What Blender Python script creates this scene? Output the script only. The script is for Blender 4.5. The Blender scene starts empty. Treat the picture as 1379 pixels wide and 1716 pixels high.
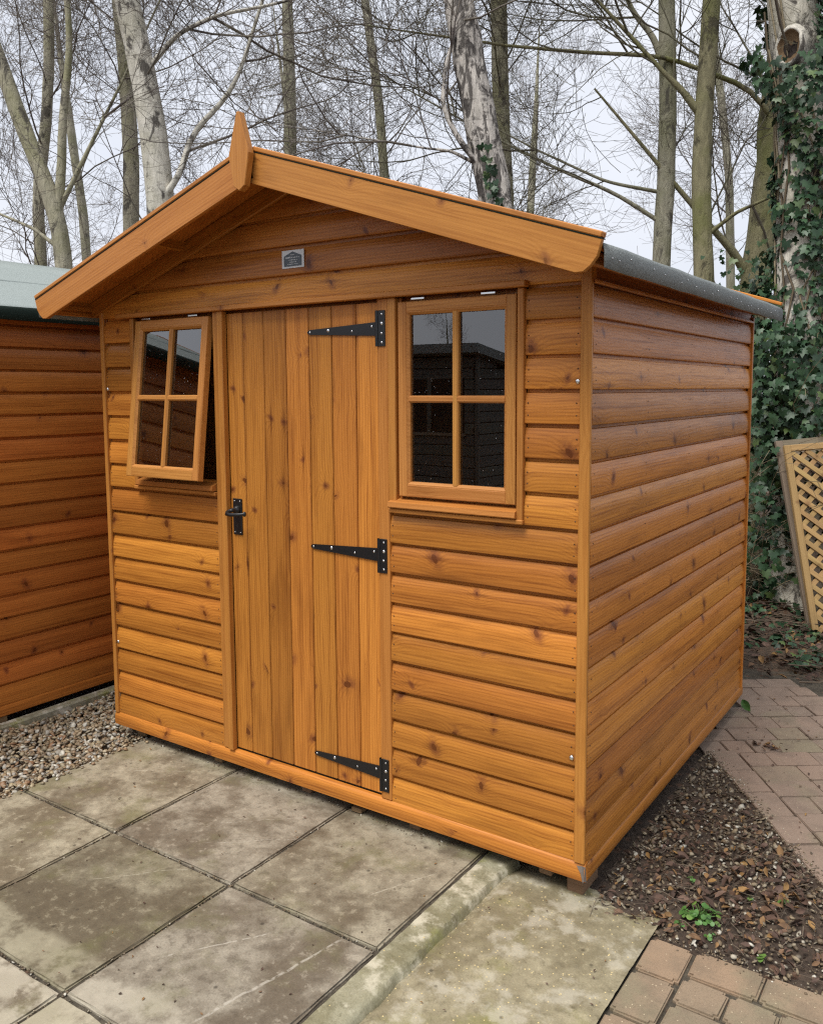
import bpy, bmesh, math, random
import numpy as np
from mathutils import Matrix, Vector

random.seed(7)
rng = np.random.default_rng(11)
R = math.radians
sc = bpy.context.scene
COL = sc.collection

# ------------------------------------------------------------------ camera
cam_d = bpy.data.cameras.new("camera")
cam = bpy.data.objects.new("camera", cam_d)
COL.objects.link(cam)
cam.location = (1.0735, -2.5678, 1.6634)
cam.rotation_euler = (1.4727, 0.0047, 0.5928)
cam_d.sensor_fit = 'HORIZONTAL'
cam_d.sensor_width = 36.0
cam_d.lens = 1424.39 / 1379.0 * 36.0
cam_d.shift_x = -17.32 / 1379.0
cam_d.shift_y = -64.51 / 1379.0
cam_d.clip_start = 0.05
cam_d.clip_end = 1000.0
sc.camera = cam

# ------------------------------------------------------------------ world, sun, exposure
SUN_EL, SUN_AZ = 63.0, 192.0        # azimuth clockwise from +y
w = bpy.data.worlds.new("World")
sc.world = w
w.use_nodes = True
nt = w.node_tree
nt.nodes.clear()
out = nt.nodes.new("ShaderNodeOutputWorld")
bg = nt.nodes.new("ShaderNodeBackground")
bg.inputs[1].default_value = 0.05
sky = nt.nodes.new("ShaderNodeTexSky")
sky.sky_type = 'NISHITA'
sky.sun_disc = False
sky.sun_elevation = R(SUN_EL)
sky.sun_rotation = R(SUN_AZ)
sky.dust_density = 4.0
tc = nt.nodes.new("ShaderNodeTexCoord")
nz = nt.nodes.new("ShaderNodeTexNoise")
nz.inputs['Scale'].default_value = 2.2
nz.inputs['Detail'].default_value = 6.0
nt.links.new(tc.outputs['Generated'], nz.inputs['Vector'])
cr = nt.nodes.new("ShaderNodeValToRGB")
cr.color_ramp.elements[0].position = 0.30
cr.color_ramp.elements[0].color = (6.9, 7.3, 8.2, 1)
cr.color_ramp.elements[1].position = 0.70
cr.color_ramp.elements[1].color = (8.5, 8.7, 9.3, 1)
nt.links.new(nz.outputs['Fac'], cr.inputs[0])
mx = nt.nodes.new("ShaderNodeMix")
mx.data_type = 'RGBA'
mx.inputs[0].default_value = 0.9
nt.links.new(sky.outputs[0], mx.inputs[6])
nt.links.new(cr.outputs[0], mx.inputs[7])
nt.links.new(mx.outputs[2], bg.inputs[0])
nt.links.new(bg.outputs[0], out.inputs[0])

sun_d = bpy.data.lights.new("sun", 'SUN')
sun_d.energy = 1.5
sun_d.angle = R(28)
sun_d.color = (1.0, 0.97, 0.92)
sun = bpy.data.objects.new("sun", sun_d)
COL.objects.link(sun)
_d = Vector((math.sin(R(SUN_AZ)) * math.cos(R(SUN_EL)), math.cos(R(SUN_AZ)) * math.cos(R(SUN_EL)), math.sin(R(SUN_EL))))
sun.rotation_euler = _d.to_track_quat('Z', 'Y').to_euler()
sun.location = (0, -8, 12)

sc.view_settings.view_transform = 'Standard'
sc.view_settings.look = 'None'
sc.view_settings.exposure = 1.25
sc.view_settings.gamma = 1.0
sc.view_settings.use_curve_mapping = False
sc.render.engine = 'CYCLES'
sc.cycles.use_denoising = False
sc.cycles.filter_width = 1.25
sc.cycles.sample_clamp_indirect = 3.0
sc.cycles.max_bounces = 6
sc.cycles.diffuse_bounces = 3
sc.cycles.transparent_max_bounces = 12
sc.cycles.caustics_reflective = False
sc.cycles.caustics_refractive = False

# ------------------------------------------------------------------ node helpers
def new_mat(name):
    m = bpy.data.materials.new(name)
    m.use_nodes = True
    t = m.node_tree
    b = t.nodes['Principled BSDF']
    return m, t, b

class NB:
    """tiny node builder"""
    def __init__(s, t): s.t = t
    def n(s, kind, **kw):
        nd = s.t.nodes.new(kind)
        for k, v in kw.items(): setattr(nd, k, v)
        return nd
    def put(s, sock, v):
        if hasattr(v, 'is_output'): s.t.links.new(v, sock)
        else:
            try: sock.default_value = v
            except Exception: sock.default_value = tuple(v) + (1,)
    def m(s, op, a, b=None, c=None, clamp=False):
        nd = s.n("ShaderNodeMath", operation=op, use_clamp=clamp)
        s.put(nd.inputs[0], a)
        if b is not None: s.put(nd.inputs[1], b)
        if c is not None: s.put(nd.inputs[2], c)
        return nd.outputs[0]
    def v(s, op, a, b=None, scale=None):
        nd = s.n("ShaderNodeVectorMath", operation=op)
        s.put(nd.inputs[0], a)
        if b is not None: s.put(nd.inputs[1], b)
        if scale is not None: s.put(nd.inputs['Scale'], scale)
        return nd.outputs['Value'] if op in ('LENGTH', 'DOT_PRODUCT', 'DISTANCE') else nd.outputs[0]
    def sep(s, a):
        nd = s.n("ShaderNodeSeparateXYZ"); s.put(nd.inputs[0], a); return nd.outputs
    def comb(s, x, y, z):
        nd = s.n("ShaderNodeCombineXYZ")
        for i, q in enumerate((x, y, z)): s.put(nd.inputs[i], q)
        return nd.outputs[0]
    def noise(s, vec, scale=1.0, detail=3.0, rough=0.55, dist=0.0):
        nd = s.n("ShaderNodeTexNoise"); s.put(nd.inputs['Vector'], vec)
        nd.inputs['Scale'].default_value = scale; nd.inputs['Detail'].default_value = detail
        nd.inputs['Roughness'].default_value = rough; nd.inputs['Distortion'].default_value = dist
        return nd.outputs['Fac']
    def vor(s, vec, scale=1.0, feature='F1', dim='3D', rand=1.0):
        nd = s.n("ShaderNodeTexVoronoi", feature=feature, voronoi_dimensions=dim)
        s.put(nd.inputs['Vector'], vec); nd.inputs['Scale'].default_value = scale
        nd.inputs['Randomness'].default_value = rand
        return nd.outputs
    def mix(s, f, a, b, mode='MIX'):
        nd = s.n("ShaderNodeMix", data_type='RGBA', blend_type=mode)
        s.put(nd.inputs[0], f); s.put(nd.inputs[6], a); s.put(nd.inputs[7], b)
        return nd.outputs[2]
    def step(s, x, lo, hi, a=0.0, b=1.0):
        nd = s.n("ShaderNodeMapRange", interpolation_type='SMOOTHSTEP')
        s.put(nd.inputs[0], x); s.put(nd.inputs[1], lo); s.put(nd.inputs[2], hi); s.put(nd.inputs[3], a); s.put(nd.inputs[4], b)
        return nd.outputs[0]
    def ramp(s, x, stops):
        nd = s.n("ShaderNodeValToRGB"); s.put(nd.inputs[0], x)
        e = nd.color_ramp.elements
        while len(e) < len(stops): e.new(0.5)
        for q, (p, c) in zip(e, stops): q.position = p; q.color = tuple(c) + (1,)
        return nd.outputs[0]
    def bump(s, h, dist=0.001, strength=0.5):
        nd = s.n("ShaderNodeBump"); s.put(nd.inputs['Height'], h)
        nd.inputs['Distance'].default_value = dist; nd.inputs['Strength'].default_value = strength
        return nd.outputs[0]
    def obj(s): return s.n("ShaderNodeTexCoord").outputs['Object']
    def pos(s): return s.n("ShaderNodeNewGeometry").outputs['Position']
    def island(s): return s.n("ShaderNodeNewGeometry").outputs['Random Per Island']
    def rand(s): return s.n("ShaderNodeObjectInfo").outputs['Random']

MAT = {}
def wood(name, light, dark, knotc=(0.085, 0.024, 0.008), var=0.24, rough=0.4, knots=0.56, weather=0.0):
    """stained softwood, grain along the object's own x, width along its z"""
    m, t, b = new_mat(name); N = NB(t)
    r = N.rand()
    p = N.v('ADD', N.obj(), N.comb(N.m('MULTIPLY', r, 37.3), N.m('MULTIPLY', r, 11.7), N.m('MULTIPLY', r, 53.9)))
    x, y, z = N.sep(p)[:3]
    wand = N.noise(N.v('MULTIPLY', p, (0.55, 3.0, 3.0)), 1.0, 2.0)
    kv = N.comb(N.m('MULTIPLY', x, 2.5), N.m('MULTIPLY', z, 8.7), N.m('MULTIPLY', r, 91.0))
    V = N.vor(kv, 1.0)
    pc = N.sep(V['Position']); cc = N.sep(V['Color'])
    dx = N.m('SUBTRACT', x, N.m('DIVIDE', pc[0], 2.5))
    dz = N.m('SUBTRACT', z, N.m('DIVIDE', pc[1], 8.7))
    jig = N.m('MULTIPLY', N.m('SUBTRACT', N.noise(p, 60.0, 2.0), 0.5), 0.010)
    # knots a little taller than long, sheared by the cell's own random
    dxs = N.m('ADD', dx, N.m('MULTIPLY', dz, N.m('SUBTRACT', cc[2], 0.5)))
    d = N.m('ADD', N.m('SQRT', N.m('ADD', N.m('MULTIPLY', N.m('MULTIPLY', dxs, dxs), 1.5), N.m('MULTIPLY', N.m('MULTIPLY', dz, dz), 0.8))), jig)
    has = N.m('GREATER_THAN', cc[0], knots)
    rad = N.m('ADD', N.m('MULTIPLY', N.m('MULTIPLY', cc[1], cc[1]), 0.013), 0.0036)
    fall = N.m('MULTIPLY', N.m('EXPONENT', N.m('MULTIPLY', d, -30.0)), has)
    g = N.m('ADD', N.m('ADD', z, N.m('MULTIPLY', y, 0.6)), N.m('ADD', N.m('MULTIPLY', wand, 0.10), N.m('MULTIPLY', fall, 0.055)))
    ring = N.m('ADD', N.m('MULTIPLY', N.m('SINE', N.m('MULTIPLY', g, 480.0)), 0.5), 0.5)
    ring = N.m('POWER', ring, 1.7)
    fib = N.noise(N.v('MULTIPLY', p, (5.0, 210.0, 210.0)), 1.0, 4.0, 0.65)
    fib2 = N.noise(N.v('MULTIPLY', p, (1.6, 42.0, 42.0)), 1.0, 3.0)
    blot = N.noise(N.v('MULTIPLY', p, (2.0, 9.0, 9.0)), 1.0, 3.0)
    f = N.m('ADD', N.m('MULTIPLY', ring, 0.24), N.m('ADD', N.m('MULTIPLY', N.step(fib, 0.42, 0.70), 0.36), N.m('MULTIPLY', N.step(fib2, 0.44, 0.70), 0.36)))
    col = N.mix(N.m('MINIMUM', f, 1.0), light, dark)
    col = N.mix(N.step(blot, 0.54, 0.76, 0.0, 0.38), col, tuple(q * 0.62 for q in dark))
    halo = N.m('MULTIPLY', N.m('MULTIPLY', N.step(d, 0.006, N.m('ADD', N.m('MULTIPLY', rad, 3.0), 0.012), 0.9, 0.0), has), N.step(N.noise(p, 22.0, 3.0), 0.35, 0.6, 0.25, 1.0))
    col = N.mix(halo, col, tuple(a * 0.55 + c * 0.25 for a, c in zip(dark, (0.28, 0.09, 0.06))))
    fe = N.m('MULTIPLY', N.m('MULTIPLY', N.step(N.m('ABSOLUTE', dz), 0.002, N.m('ADD', rad, 0.006), 1.0, 0.0), N.step(N.m('ABSOLUTE', dx), 0.01, 0.07, 0.5, 0.0)), N.m('MULTIPLY', has, N.step(fib2, 0.40, 0.62)))
    col = N.mix(fe, col, tuple(q * 0.55 for q in dark))
    core = N.m('MULTIPLY', N.step(N.m('SUBTRACT', d, rad), -0.0008, 0.0012, 1.0, 0.0), has)
    rim = N.m('ADD', N.m('MULTIPLY', N.m('SINE', N.m('MULTIPLY', d, 1900.0)), 0.3), 0.6)
    col = N.mix(N.m('MULTIPLY', core, 0.92), col, N.mix(rim, knotc, tuple(q * 0.75 for q in dark)))
    rv = N.m('FRACT', N.m('MULTIPLY', r, 7.31))
    val = N.m('ADD', N.m('MULTIPLY', rv, var), 1.0 - var * 0.55)
    col = N.mix(1.0, col, N.comb(val, N.m('MULTIPLY', val, N.m('ADD', N.m('MULTIPLY', N.m('FRACT', N.m('MULTIPLY', r, 3.7)), 0.13), 0.935)), val), 'MULTIPLY')
    if weather:
        col = N.mix(N.step(N.noise(p, 7.0, 5.0), 0.35, 0.7, 0.0, weather), col, (0.16, 0.145, 0.115, 1))
    t.links.new(col, b.inputs['Base Color'])
    N.put(b.inputs['Roughness'], N.m('ADD', N.m('MULTIPLY', fib, 0.22), rough - 0.08))
    b.inputs['Specular IOR Level'].default_value = 0.28
    h = N.m('ADD', N.m('MULTIPLY', fib, 0.8), N.m('MULTIPLY', ring, 0.25))
    t.links.new(N.bump(h, 0.0012, 0.35), b.inputs['Normal'])
    MAT[name] = m
    return m

wood('honey_stained_wood', (0.57, 0.220, 0.038), (0.225, 0.064, 0.010), rough=0.33, var=0.46, knots=0.44)
wood('door_wood', (0.56, 0.220, 0.039), (0.225, 0.064, 0.010), var=0.46, knots=0.48, rough=0.38)
wood('barge_wood', (0.50, 0.205, 0.046), (0.32, 0.108, 0.018), var=0.10, knots=0.75)
wood('window_wood', (0.54, 0.24, 0.060), (0.33, 0.118, 0.021), var=0.12, knots=0.8)
wood('neighbour_wood', (0.52, 0.175, 0.034), (0.25, 0.068, 0.011), knots=0.42, var=0.36)
wood('trellis_wood', (0.42, 0.27, 0.115), (0.29, 0.175, 0.07), knotc=(0.15, 0.08, 0.03), var=0.25, rough=0.7, knots=0.6)
wood('weathered_wood', (0.27, 0.22, 0.155), (0.17, 0.135, 0.095), knotc=(0.08, 0.06, 0.04), var=0.2, rough=0.8, knots=0.6)
wood('dark_stained_wood', (0.13, 0.13, 0.115), (0.075, 0.075, 0.068), knotc=(0.02, 0.02, 0.018), var=0.2, rough=0.6)
wood('bearer_wood', (0.22, 0.14, 0.075), (0.12, 0.075, 0.04), knotc=(0.05, 0.03, 0.02), rough=0.8)

def simple(name, col, rough=0.5, metal=0.0, spec=0.5, nscale=0, namt=0.25, bump=0.0):
    m, t, b = new_mat(name); N = NB(t)
    if nscale:
        n_ = N.noise(N.obj(), nscale, 4.0, 0.65)
        t.links.new(N.mix(n_, tuple(c * (1 - namt) for c in col) + (1,), tuple(min(1, c * (1 + namt)) for c in col) + (1,)), b.inputs['Base Color'])
        if bump: t.links.new(N.bump(n_, bump, 0.6), b.inputs['Normal'])
    else: b.inputs['Base Color'].default_value = tuple(col) + (1,)
    b.inputs['Roughness'].default_value = rough
    b.inputs['Metallic'].default_value = metal
    b.inputs['Specular IOR Level'].default_value = spec
    MAT[name] = m
    return m
simple('black_iron', (0.008, 0.008, 0.009), 0.38, nscale=60, namt=0.4, bump=0.0004)
simple('zinc', (0.72, 0.73, 0.74), 0.25, 1.0)
simple('dark_nail', (0.05, 0.03, 0.02), 0.5)
simple('dark_void', (0.02, 0.012, 0.008), 0.9)
simple('plaque_white', (0.60, 0.62, 0.63), 0.35)
simple('plaque_grey', (0.055, 0.07, 0.085), 0.35)
simple('paper_white', (0.75, 0.75, 0.75), 0.6)
simple('membrane_grey', (0.20, 0.17, 0.15), 0.45, nscale=40, namt=0.3)

def felt(name, a, c):
    m, t, b = new_mat(name); N = NB(t)
    p = N.obj()
    n1 = N.noise(p, 420.0, 2.0, 0.7); n2 = N.noise(p, 5.0, 4.0, 0.6); n3 = N.noise(p, 130.0, 2.0)
    col = N.mix(N.step(n1, 0.38, 0.66), a, c)
    col = N.mix(N.step(n3, 0.45, 0.75, 0, 0.35), col, tuple(q * 0.6 for q in a[:3]) + (1,))
    col = N.mix(N.step(n2, 0.3, 0.75, 0.0, 0.22), col, tuple(q * 0.8 for q in c[:3]) + (1,))
    t.links.new(col, b.inputs['Base Color'])
    b.inputs['Roughness'].default_value = 0.9; b.inputs['Specular IOR Level'].default_value = 0.2
    t.links.new(N.bump(N.m('ADD', n1, n3), 0.0025, 0.7), b.inputs['Normal'])
    MAT[name] = m
felt('felt_grey', (0.14, 0.155, 0.152, 1), (0.38, 0.41, 0.40, 1))
felt('felt_green', (0.21, 0.245, 0.235, 1), (0.40, 0.44, 0.42, 1))
felt('felt_edge', (0.008, 0.016, 0.012, 1), (0.022, 0.036, 0.029, 1))

def glass():
    m = bpy.data.materials.new('window_glass'); m.use_nodes = True
    t = m.node_tree; t.nodes.clear(); N = NB(t)
    o = N.n("ShaderNodeOutputMaterial"); mixs = N.n("ShaderNodeMixShader")
    tr = N.n("ShaderNodeBsdfTransparent"); tr.inputs[0].default_value = (0.80, 0.83, 0.82, 1)
    gl = N.n("ShaderNodeBsdfGlossy"); gl.inputs['Roughness'].default_value = 0.0
    gl.inputs[0].default_value = (1, 1, 1, 1)
    fr = N.n("ShaderNodeFresnel"); fr.inputs[0].default_value = 1.62
    t.links.new(N.bump(N.noise(N.obj(), 3.0, 1.0), 0.0006, 0.5), gl.inputs['Normal'])
    f = N.m('MULTIPLY', fr.outputs[0], 2.6, clamp=True)
    t.links.new(f, mixs.inputs[0]); t.links.new(tr.outputs[0], mixs.inputs[1]); t.links.new(gl.outputs[0], mixs.inputs[2])
    t.links.new(mixs.outputs[0], o.inputs[0])
    MAT['glass'] = m
glass()
def dropmat():
    m, t, b = new_mat('rain_drop')
    b.inputs['Base Color'].default_value = (0.85, 0.88, 0.9, 1); b.inputs['Transmission Weight'].default_value = 0.92
    b.inputs['IOR'].default_value = 1.33
    b.inputs['Roughness'].default_value = 0.0
    MAT['drop'] = m
dropmat()

def paving(name, base, dark, moss, mossamt=0.35, specks=0.0, light_band=False, scratches=False, stain=0.5, pale=0.0):
    m, t, b = new_mat(name); N = NB(t)
    P = N.pos(); r = N.rand()
    x, y, z = N.sep(P)[:3]
    n1 = N.noise(P, 2.3, 6.0, 0.6); n2 = N.noise(P, 9.0, 6.0, 0.65); n3 = N.noise(P, 160.0, 3.0, 0.7); n4 = N.noise(N.v('ADD', P, (5.2, 3.1, 0)), 4.0, 6.0, 0.65)
    n5 = N.noise(N.v('ADD', P, (1.7, 8.2, 0)), 28.0, 6.0, 0.7)
    col = N.mix(N.step(n2, 0.36, 0.62), base, tuple(0.5 * (a + c) for a, c in zip(base, dark)))
    col = N.mix(N.step(n1, 0.46, 0.58, 0.0, stain), col, dark)
    col = N.mix(N.step(n5, 0.50, 0.66, 0.0, 0.55), col, tuple(q * 0.72 for q in dark))
    col = N.mix(N.step(n5, 0.46, 0.34, 0.0, 0.45), col, tuple(min(1, q * 1.35) for q in base))
    col = N.mix(N.step(n4, 0.50, 0.70, 0.0, mossamt), col, moss)
    col = N.mix(N.step(n3, 0.40, 0.66, 0.0, 0.22), col, tuple(q * 0.45 for q in dark))
    if pale:
        pn = N.noise(N.v('ADD', P, (2.2, 7.7, 0)), 8.0, 6.0, 0.65)
        col = N.mix(N.step(pn, 0.50, 0.64, 0.0, pale), col, (0.50, 0.465, 0.375, 1))
    val = N.m('ADD', N.m('MULTIPLY', r, 0.34), 0.80)
    if light_band:   # a cleaner strip where something stood along the slabs
        e = N.m('ADD', y, N.m('MULTIPLY', N.m('SUBTRACT', N.noise(P, 12.0, 3.0), 0.5), 0.02))
        lb = N.m('MULTIPLY', N.step(e, -1.14, -1.10, 1.0, 0.0), 0.55)
        col = N.mix(N.m('MULTIPLY', lb, N.step(n2, 0.66, 0.45)), col, (0.47, 0.425, 0.315, 1))
    if scratches:
        for (ax, ay, bx, by, wd) in [(-0.66, -1.16, -0.53, -0.62, 0.006), (-1.5, -0.88, -1.20, -0.58, 0.003), (-1.35, -0.49, -1.0, -0.22, 0.0022), (-1.45, -0.40, -1.14, -0.12, 0.002), (-2.2, -0.33, -1.83, -0.07, 0.0025), (-0.95, -1.02, -0.72, -0.72, 0.004), (-0.62, -0.42, -0.48, -0.16, 0.0025)]:
            L = math.hypot(bx - ax, by - ay); ux, uy = (bx - ax) / L, (by - ay) / L
            px = N.m('SUBTRACT', x, ax); py = N.m('SUBTRACT', y, ay)
            al = N.m('ADD', N.m('MULTIPLY', px, ux), N.m('MULTIPLY', py, uy))
            ac = N.m('ABSOLUTE', N.m('ADD', N.m('SUBTRACT', N.m('MULTIPLY', px, -uy), N.m('MULTIPLY', py, -ux)), N.m('MULTIPLY', N.m('SUBTRACT', N.noise(P, 6.0, 2.0), 0.5), 0.05)))
            k = N.m('MULTIPLY', N.step(ac, wd * 0.4, wd, 0.5, 0.0), N.m('MULTIPLY', N.step(al, 0.0, 0.05), N.step(al, L - 0.05, L, 1.0, 0.0)))
            k = N.m('MULTIPLY', k, N.step(N.noise(P, 55.0, 2.0), 0.35, 0.6))
            col = N.mix(k, col, (0.56, 0.52, 0.42, 1))
    if specks:
        V = N.vor(P, 75.0)
        k = N.m('MULTIPLY', N.step(V['Distance'], 0.10, 0.24, 1.0, 0.0), N.m('GREATER_THAN', N.sep(V['Color'])[0], 1.0 - specks))
        col = N.mix(k, col, (0.58, 0.46, 0.22, 1))
    V2 = N.vor(P, 21.0)
    k2 = N.m('MULTIPLY', N.step(V2['Distance'], 0.06, 0.20, 0.7, 0.0), N.m('GREATER_THAN', N.sep(V2['Color'])[1], 0.86))
    col = N.mix(k2, col, tuple(q * 0.3 for q in dark))
    col = N.mix(1.0, col, N.comb(val, val, N.m('MULTIPLY', val, N.m('ADD', N.m('MULTIPLY', N.m('FRACT', N.m('MULTIPLY', r, 5.3)), 0.12), 0.92))), 'MULTIPLY')
    t.links.new(col, b.inputs['Base Color'])
    N.put(b.inputs['Roughness'], N.step(n1, 0.3, 0.8, 0.85, 0.62))
    t.links.new(N.bump(N.m('ADD', N.m('MULTIPLY', n3, 0.5), n2), 0.004, 0.5), b.inputs['Normal'])
    MAT[name] = m
paving('slab_concrete', (0.335, 0.296, 0.218, 1), (0.130, 0.101, 0.064, 1), (0.170, 0.158, 0.070, 1), 0.65, 0.0, True, True, 0.85)
paving('kerb_concrete', (0.31, 0.29, 0.21, 1), (0.17, 0.152, 0.085, 1), (0.235, 0.24, 0.05, 1), 0.95, 0.05, stain=0.7, pale=1.0)
paving('patch_concrete', (0.29, 0.252, 0.162, 1), (0.165, 0.138, 0.080, 1), (0.19, 0.178, 0.058, 1), 0.8, 0.34, stain=0.8, pale=0.42)

def brickmat(name, c1, c2, c3):
    m, t, b = new_mat(name); N = NB(t)
    P = N.pos(); r = N.rand()
    n1 = N.noise(P, 11.0, 5.0, 0.6); n3 = N.noise(P, 230.0, 3.0, 0.7); n2 = N.noise(N.v('ADD', P, (3, 1, 2)), 5.0, 4.0)
    col = N.ramp(N.m('FRACT', N.m('MULTIPLY', r, 9.7)), [(0.0, c1), (0.45, c2), (0.8, c1), (1.0, c3)])
    col = N.mix(N.step(n2, 0.5, 0.7, 0.0, 0.6), col, c3 + (1,))
    col = N.mix(N.step(n1, 0.42, 0.7, 0.0, 0.45), col, tuple(q * 0.6 for q in c2) + (1,))
    col = N.mix(N.step(n3, 0.45, 0.7, 0.0, 0.4), col, tuple(q * 0.4 for q in c2) + (1,))
    V = N.vor(P, 95.0)
    k = N.m('MULTIPLY', N.step(V['Distance'], 0.10, 0.25, 0.8, 0.0), N.m('GREATER_THAN', N.sep(V['Color'])[0], 0.86))
    col = N.mix(k, col, (0.6, 0.5, 0.33, 1))
    t.links.new(col, b.inputs['Base Color'])
    b.inputs['Roughness'].default_value = 0.85
    t.links.new(N.bump(N.m('ADD', n3, n1), 0.003, 0.6), b.inputs['Normal'])
    MAT[name] = m
brickmat('paver_near', (0.315, 0.212, 0.132), (0.255, 0.195, 0.130), (0.195, 0.182, 0.110))
brickmat('paver_path', (0.295, 0.208, 0.152), (0.258, 0.190, 0.142), (0.245, 0.205, 0.132))

def soil(name, a, c, litter=0.5):
    m, t, b = new_mat(name); N = NB(t)
    P = N.pos()
    n1 = N.noise(P, 7.0, 6.0, 0.65); n2 = N.noise(P, 60.0, 5.0, 0.7); V = N.vor(P, 30.0)
    col = N.mix(N.step(n1, 0.35, 0.65), a, c)
    col = N.mix(N.step(n2, 0.45, 0.65, 0, 0.6), col, tuple(q * 0.45 for q in a[:3]) + (1,))
    k = N.m('GREATER_THAN', N.sep(V['Color'])[0], 1 - litter * 0.5)
    col = N.mix(N.m('MULTIPLY', k, N.step(V['Distance'], 0.3, 0.5, 0.7, 0.0)), col, (0.16, 0.085, 0.05, 1))
    t.links.new(col, b.inputs['Base Color'])
    b.inputs['Roughness'].default_value = 0.95
    t.links.new(N.bump(N.m('ADD', n2, N.m('MULTIPLY', V['Distance'], 0.6)), 0.02, 0.8), b.inputs['Normal'])
    MAT[name] = m
soil('soil_dark', (0.060, 0.040, 0.027, 1), (0.095, 0.065, 0.043, 1))
soil('woodland_soil', (0.075, 0.052, 0.034, 1), (0.13, 0.085, 0.052, 1), 0.9)
soil('joint_dirt', (0.075, 0.060, 0.042, 1), (0.12, 0.10, 0.07, 1), 0.1)

def island_mat(name, stops, rough=0.6, nscale=0, sheen=0.0, spec=0.4):
    m, t, b = new_mat(name); N = NB(t)
    oi = N.rand()
    r = N.m('FRACT', N.m('ADD', N.island(), N.m('MULTIPLY', oi, 3.77)))
    col = N.ramp(r, stops)
    if nscale:
        n_ = N.noise(N.pos(), nscale, 3.0, 0.6)
        col = N.mix(1.0, col, N.ramp(n_, [(0.3, (0.6, 0.6, 0.6)), (0.7, (1.15, 1.15, 1.15))]), 'MULTIPLY')
    t.links.new(col, b.inputs['Base Color'])
    b.inputs['Roughness'].default_value = rough
    b.inputs['Specular IOR Level'].default_value = spec
    MAT[name] = m
island_mat('pebble', [(0.0, (0.160, 0.120, 0.076)), (0.14, (0.368, 0.264, 0.151)), (0.30, (0.216, 0.186, 0.137)), (0.44, (0.448, 0.365, 0.223)), (0.55, (0.288, 0.155, 0.079)), (0.70, (0.528, 0.450, 0.310)), (0.82, (0.336, 0.310, 0.266)), (1.0, (0.704, 0.672, 0.562))], 0.55, 90)
island_mat('pebble_dirty', [(0.0, (0.094, 0.070, 0.045)), (0.3, (0.187, 0.133, 0.078)), (0.5, (0.144, 0.122, 0.091)), (0.7, (0.259, 0.196, 0.117)), (0.86, (0.331, 0.279, 0.194)), (1.0, (0.562, 0.533, 0.451))], 0.6, 90)
island_mat('dead_leaf', [(0.0, (0.05, 0.028, 0.018)), (0.35, (0.10, 0.056, 0.038)), (0.6, (0.14, 0.085, 0.062)), (0.85, (0.19, 0.105, 0.05)), (1.0, (0.30, 0.17, 0.055))], 0.75, 40)
island_mat('ivy_leaf', [(0.0, (0.012, 0.034, 0.014)), (0.3, (0.024, 0.062, 0.026)), (0.6, (0.038, 0.086, 0.037)), (0.85, (0.058, 0.112, 0.052)), (1.0, (0.10, 0.15, 0.04))], 0.46, 25, spec=0.4)
island_mat('weed_leaf', [(0.0, (0.055, 0.135, 0.028)), (0.6, (0.085, 0.20, 0.042)), (1.0, (0.15, 0.25, 0.05))], 0.5, 40)
island_mat('bramble', [(0.0, (0.12, 0.09, 0.055)), (0.5, (0.21, 0.165, 0.10)), (1.0, (0.30, 0.25, 0.16))], 0.8)
island_mat('litter_twig', [(0.0, (0.05, 0.035, 0.025)), (0.6, (0.09, 0.065, 0.045)), (1.0, (0.17, 0.13, 0.09))], 0.8)

def bark(name, light, dark, green, darkamt=0.5, greenamt=0.4, ring=True, rough_patch=0.0):
    m, t, b = new_mat(name); N = NB(t)
    P = N.pos()
    hz = N.noise(N.v('MULTIPLY', P, (9.0, 9.0, 34.0)), 1.0, 3.0, 0.6)
    big = N.noise(N.v('MULTIPLY', P, (7.0, 7.0, 3.6)), 1.0, 5.0, 0.65, 0.6)
    ve = N.noise(N.v('MULTIPLY', P, (30.0, 30.0, 6.0)), 1.0, 4.0, 0.65)
    g = N.noise(P, 2.2, 4.0, 0.6)
    col = N.mix(N.step(ve, 0.36, 0.64, 0.0, 0.75), light, tuple(0.62 * a + 0.12 * c for a, c in zip(light, dark)))
    if ring: col = N.mix(N.step(hz, 0.57, 0.66, 0.0, 0.8), col, tuple(0.35 * a + 0.5 * c for a, c in zip(light, dark)))
    col = N.mix(N.step(g, 0.40, 0.66, 0.0, greenamt), col, green)
    col = N.mix(N.step(big, 0.64 - 0.22 * darkamt, 0.72 - 0.18 * darkamt, 0.0, 0.92), col, dark)
    if rough_patch:
        pv = N.noise(N.v('MULTIPLY', P, (15.0, 15.0, 4.5)), 1.0, 5.0, 0.7, 1.2)
        col = N.mix(N.step(pv, 0.50, 0.56, 0.0, rough_patch), col, dark)
    t.links.new(col, b.inputs['Base Color'])
    b.inputs['Roughness'].default_value = 0.88
    t.links.new(N.bump(N.m('SUBTRACT', ve, N.m('MULTIPLY', N.step(big, 0.5, 0.65), 0.5)), 0.02, 0.7), b.inputs['Normal'])
    MAT[name] = m
bark('bark_birch', (0.70, 0.66, 0.57, 1), (0.06, 0.05, 0.042, 1), (0.30, 0.28, 0.18, 1), 0.52, 0.45)
bark('bark_rough_birch', (0.64, 0.59, 0.53, 1), (0.045, 0.037, 0.033, 1), (0.24, 0.22, 0.16, 1), 0.62, 0.3, True, 0.85)
bark('bark_grey_birch', (0.40, 0.37, 0.27, 1), (0.06, 0.052, 0.04, 1), (0.19, 0.185, 0.085, 1), 0.45, 0.7)
bark('bark_olive', (0.27, 0.245, 0.14, 1), (0.07, 0.06, 0.035, 1), (0.155, 0.16, 0.05, 1), 0.42, 0.85, False)
bark('bark_grey_green', (0.36, 0.34, 0.25, 1), (0.07, 0.063, 0.048, 1), (0.17, 0.17, 0.085, 1), 0.3, 0.7, False)
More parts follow.
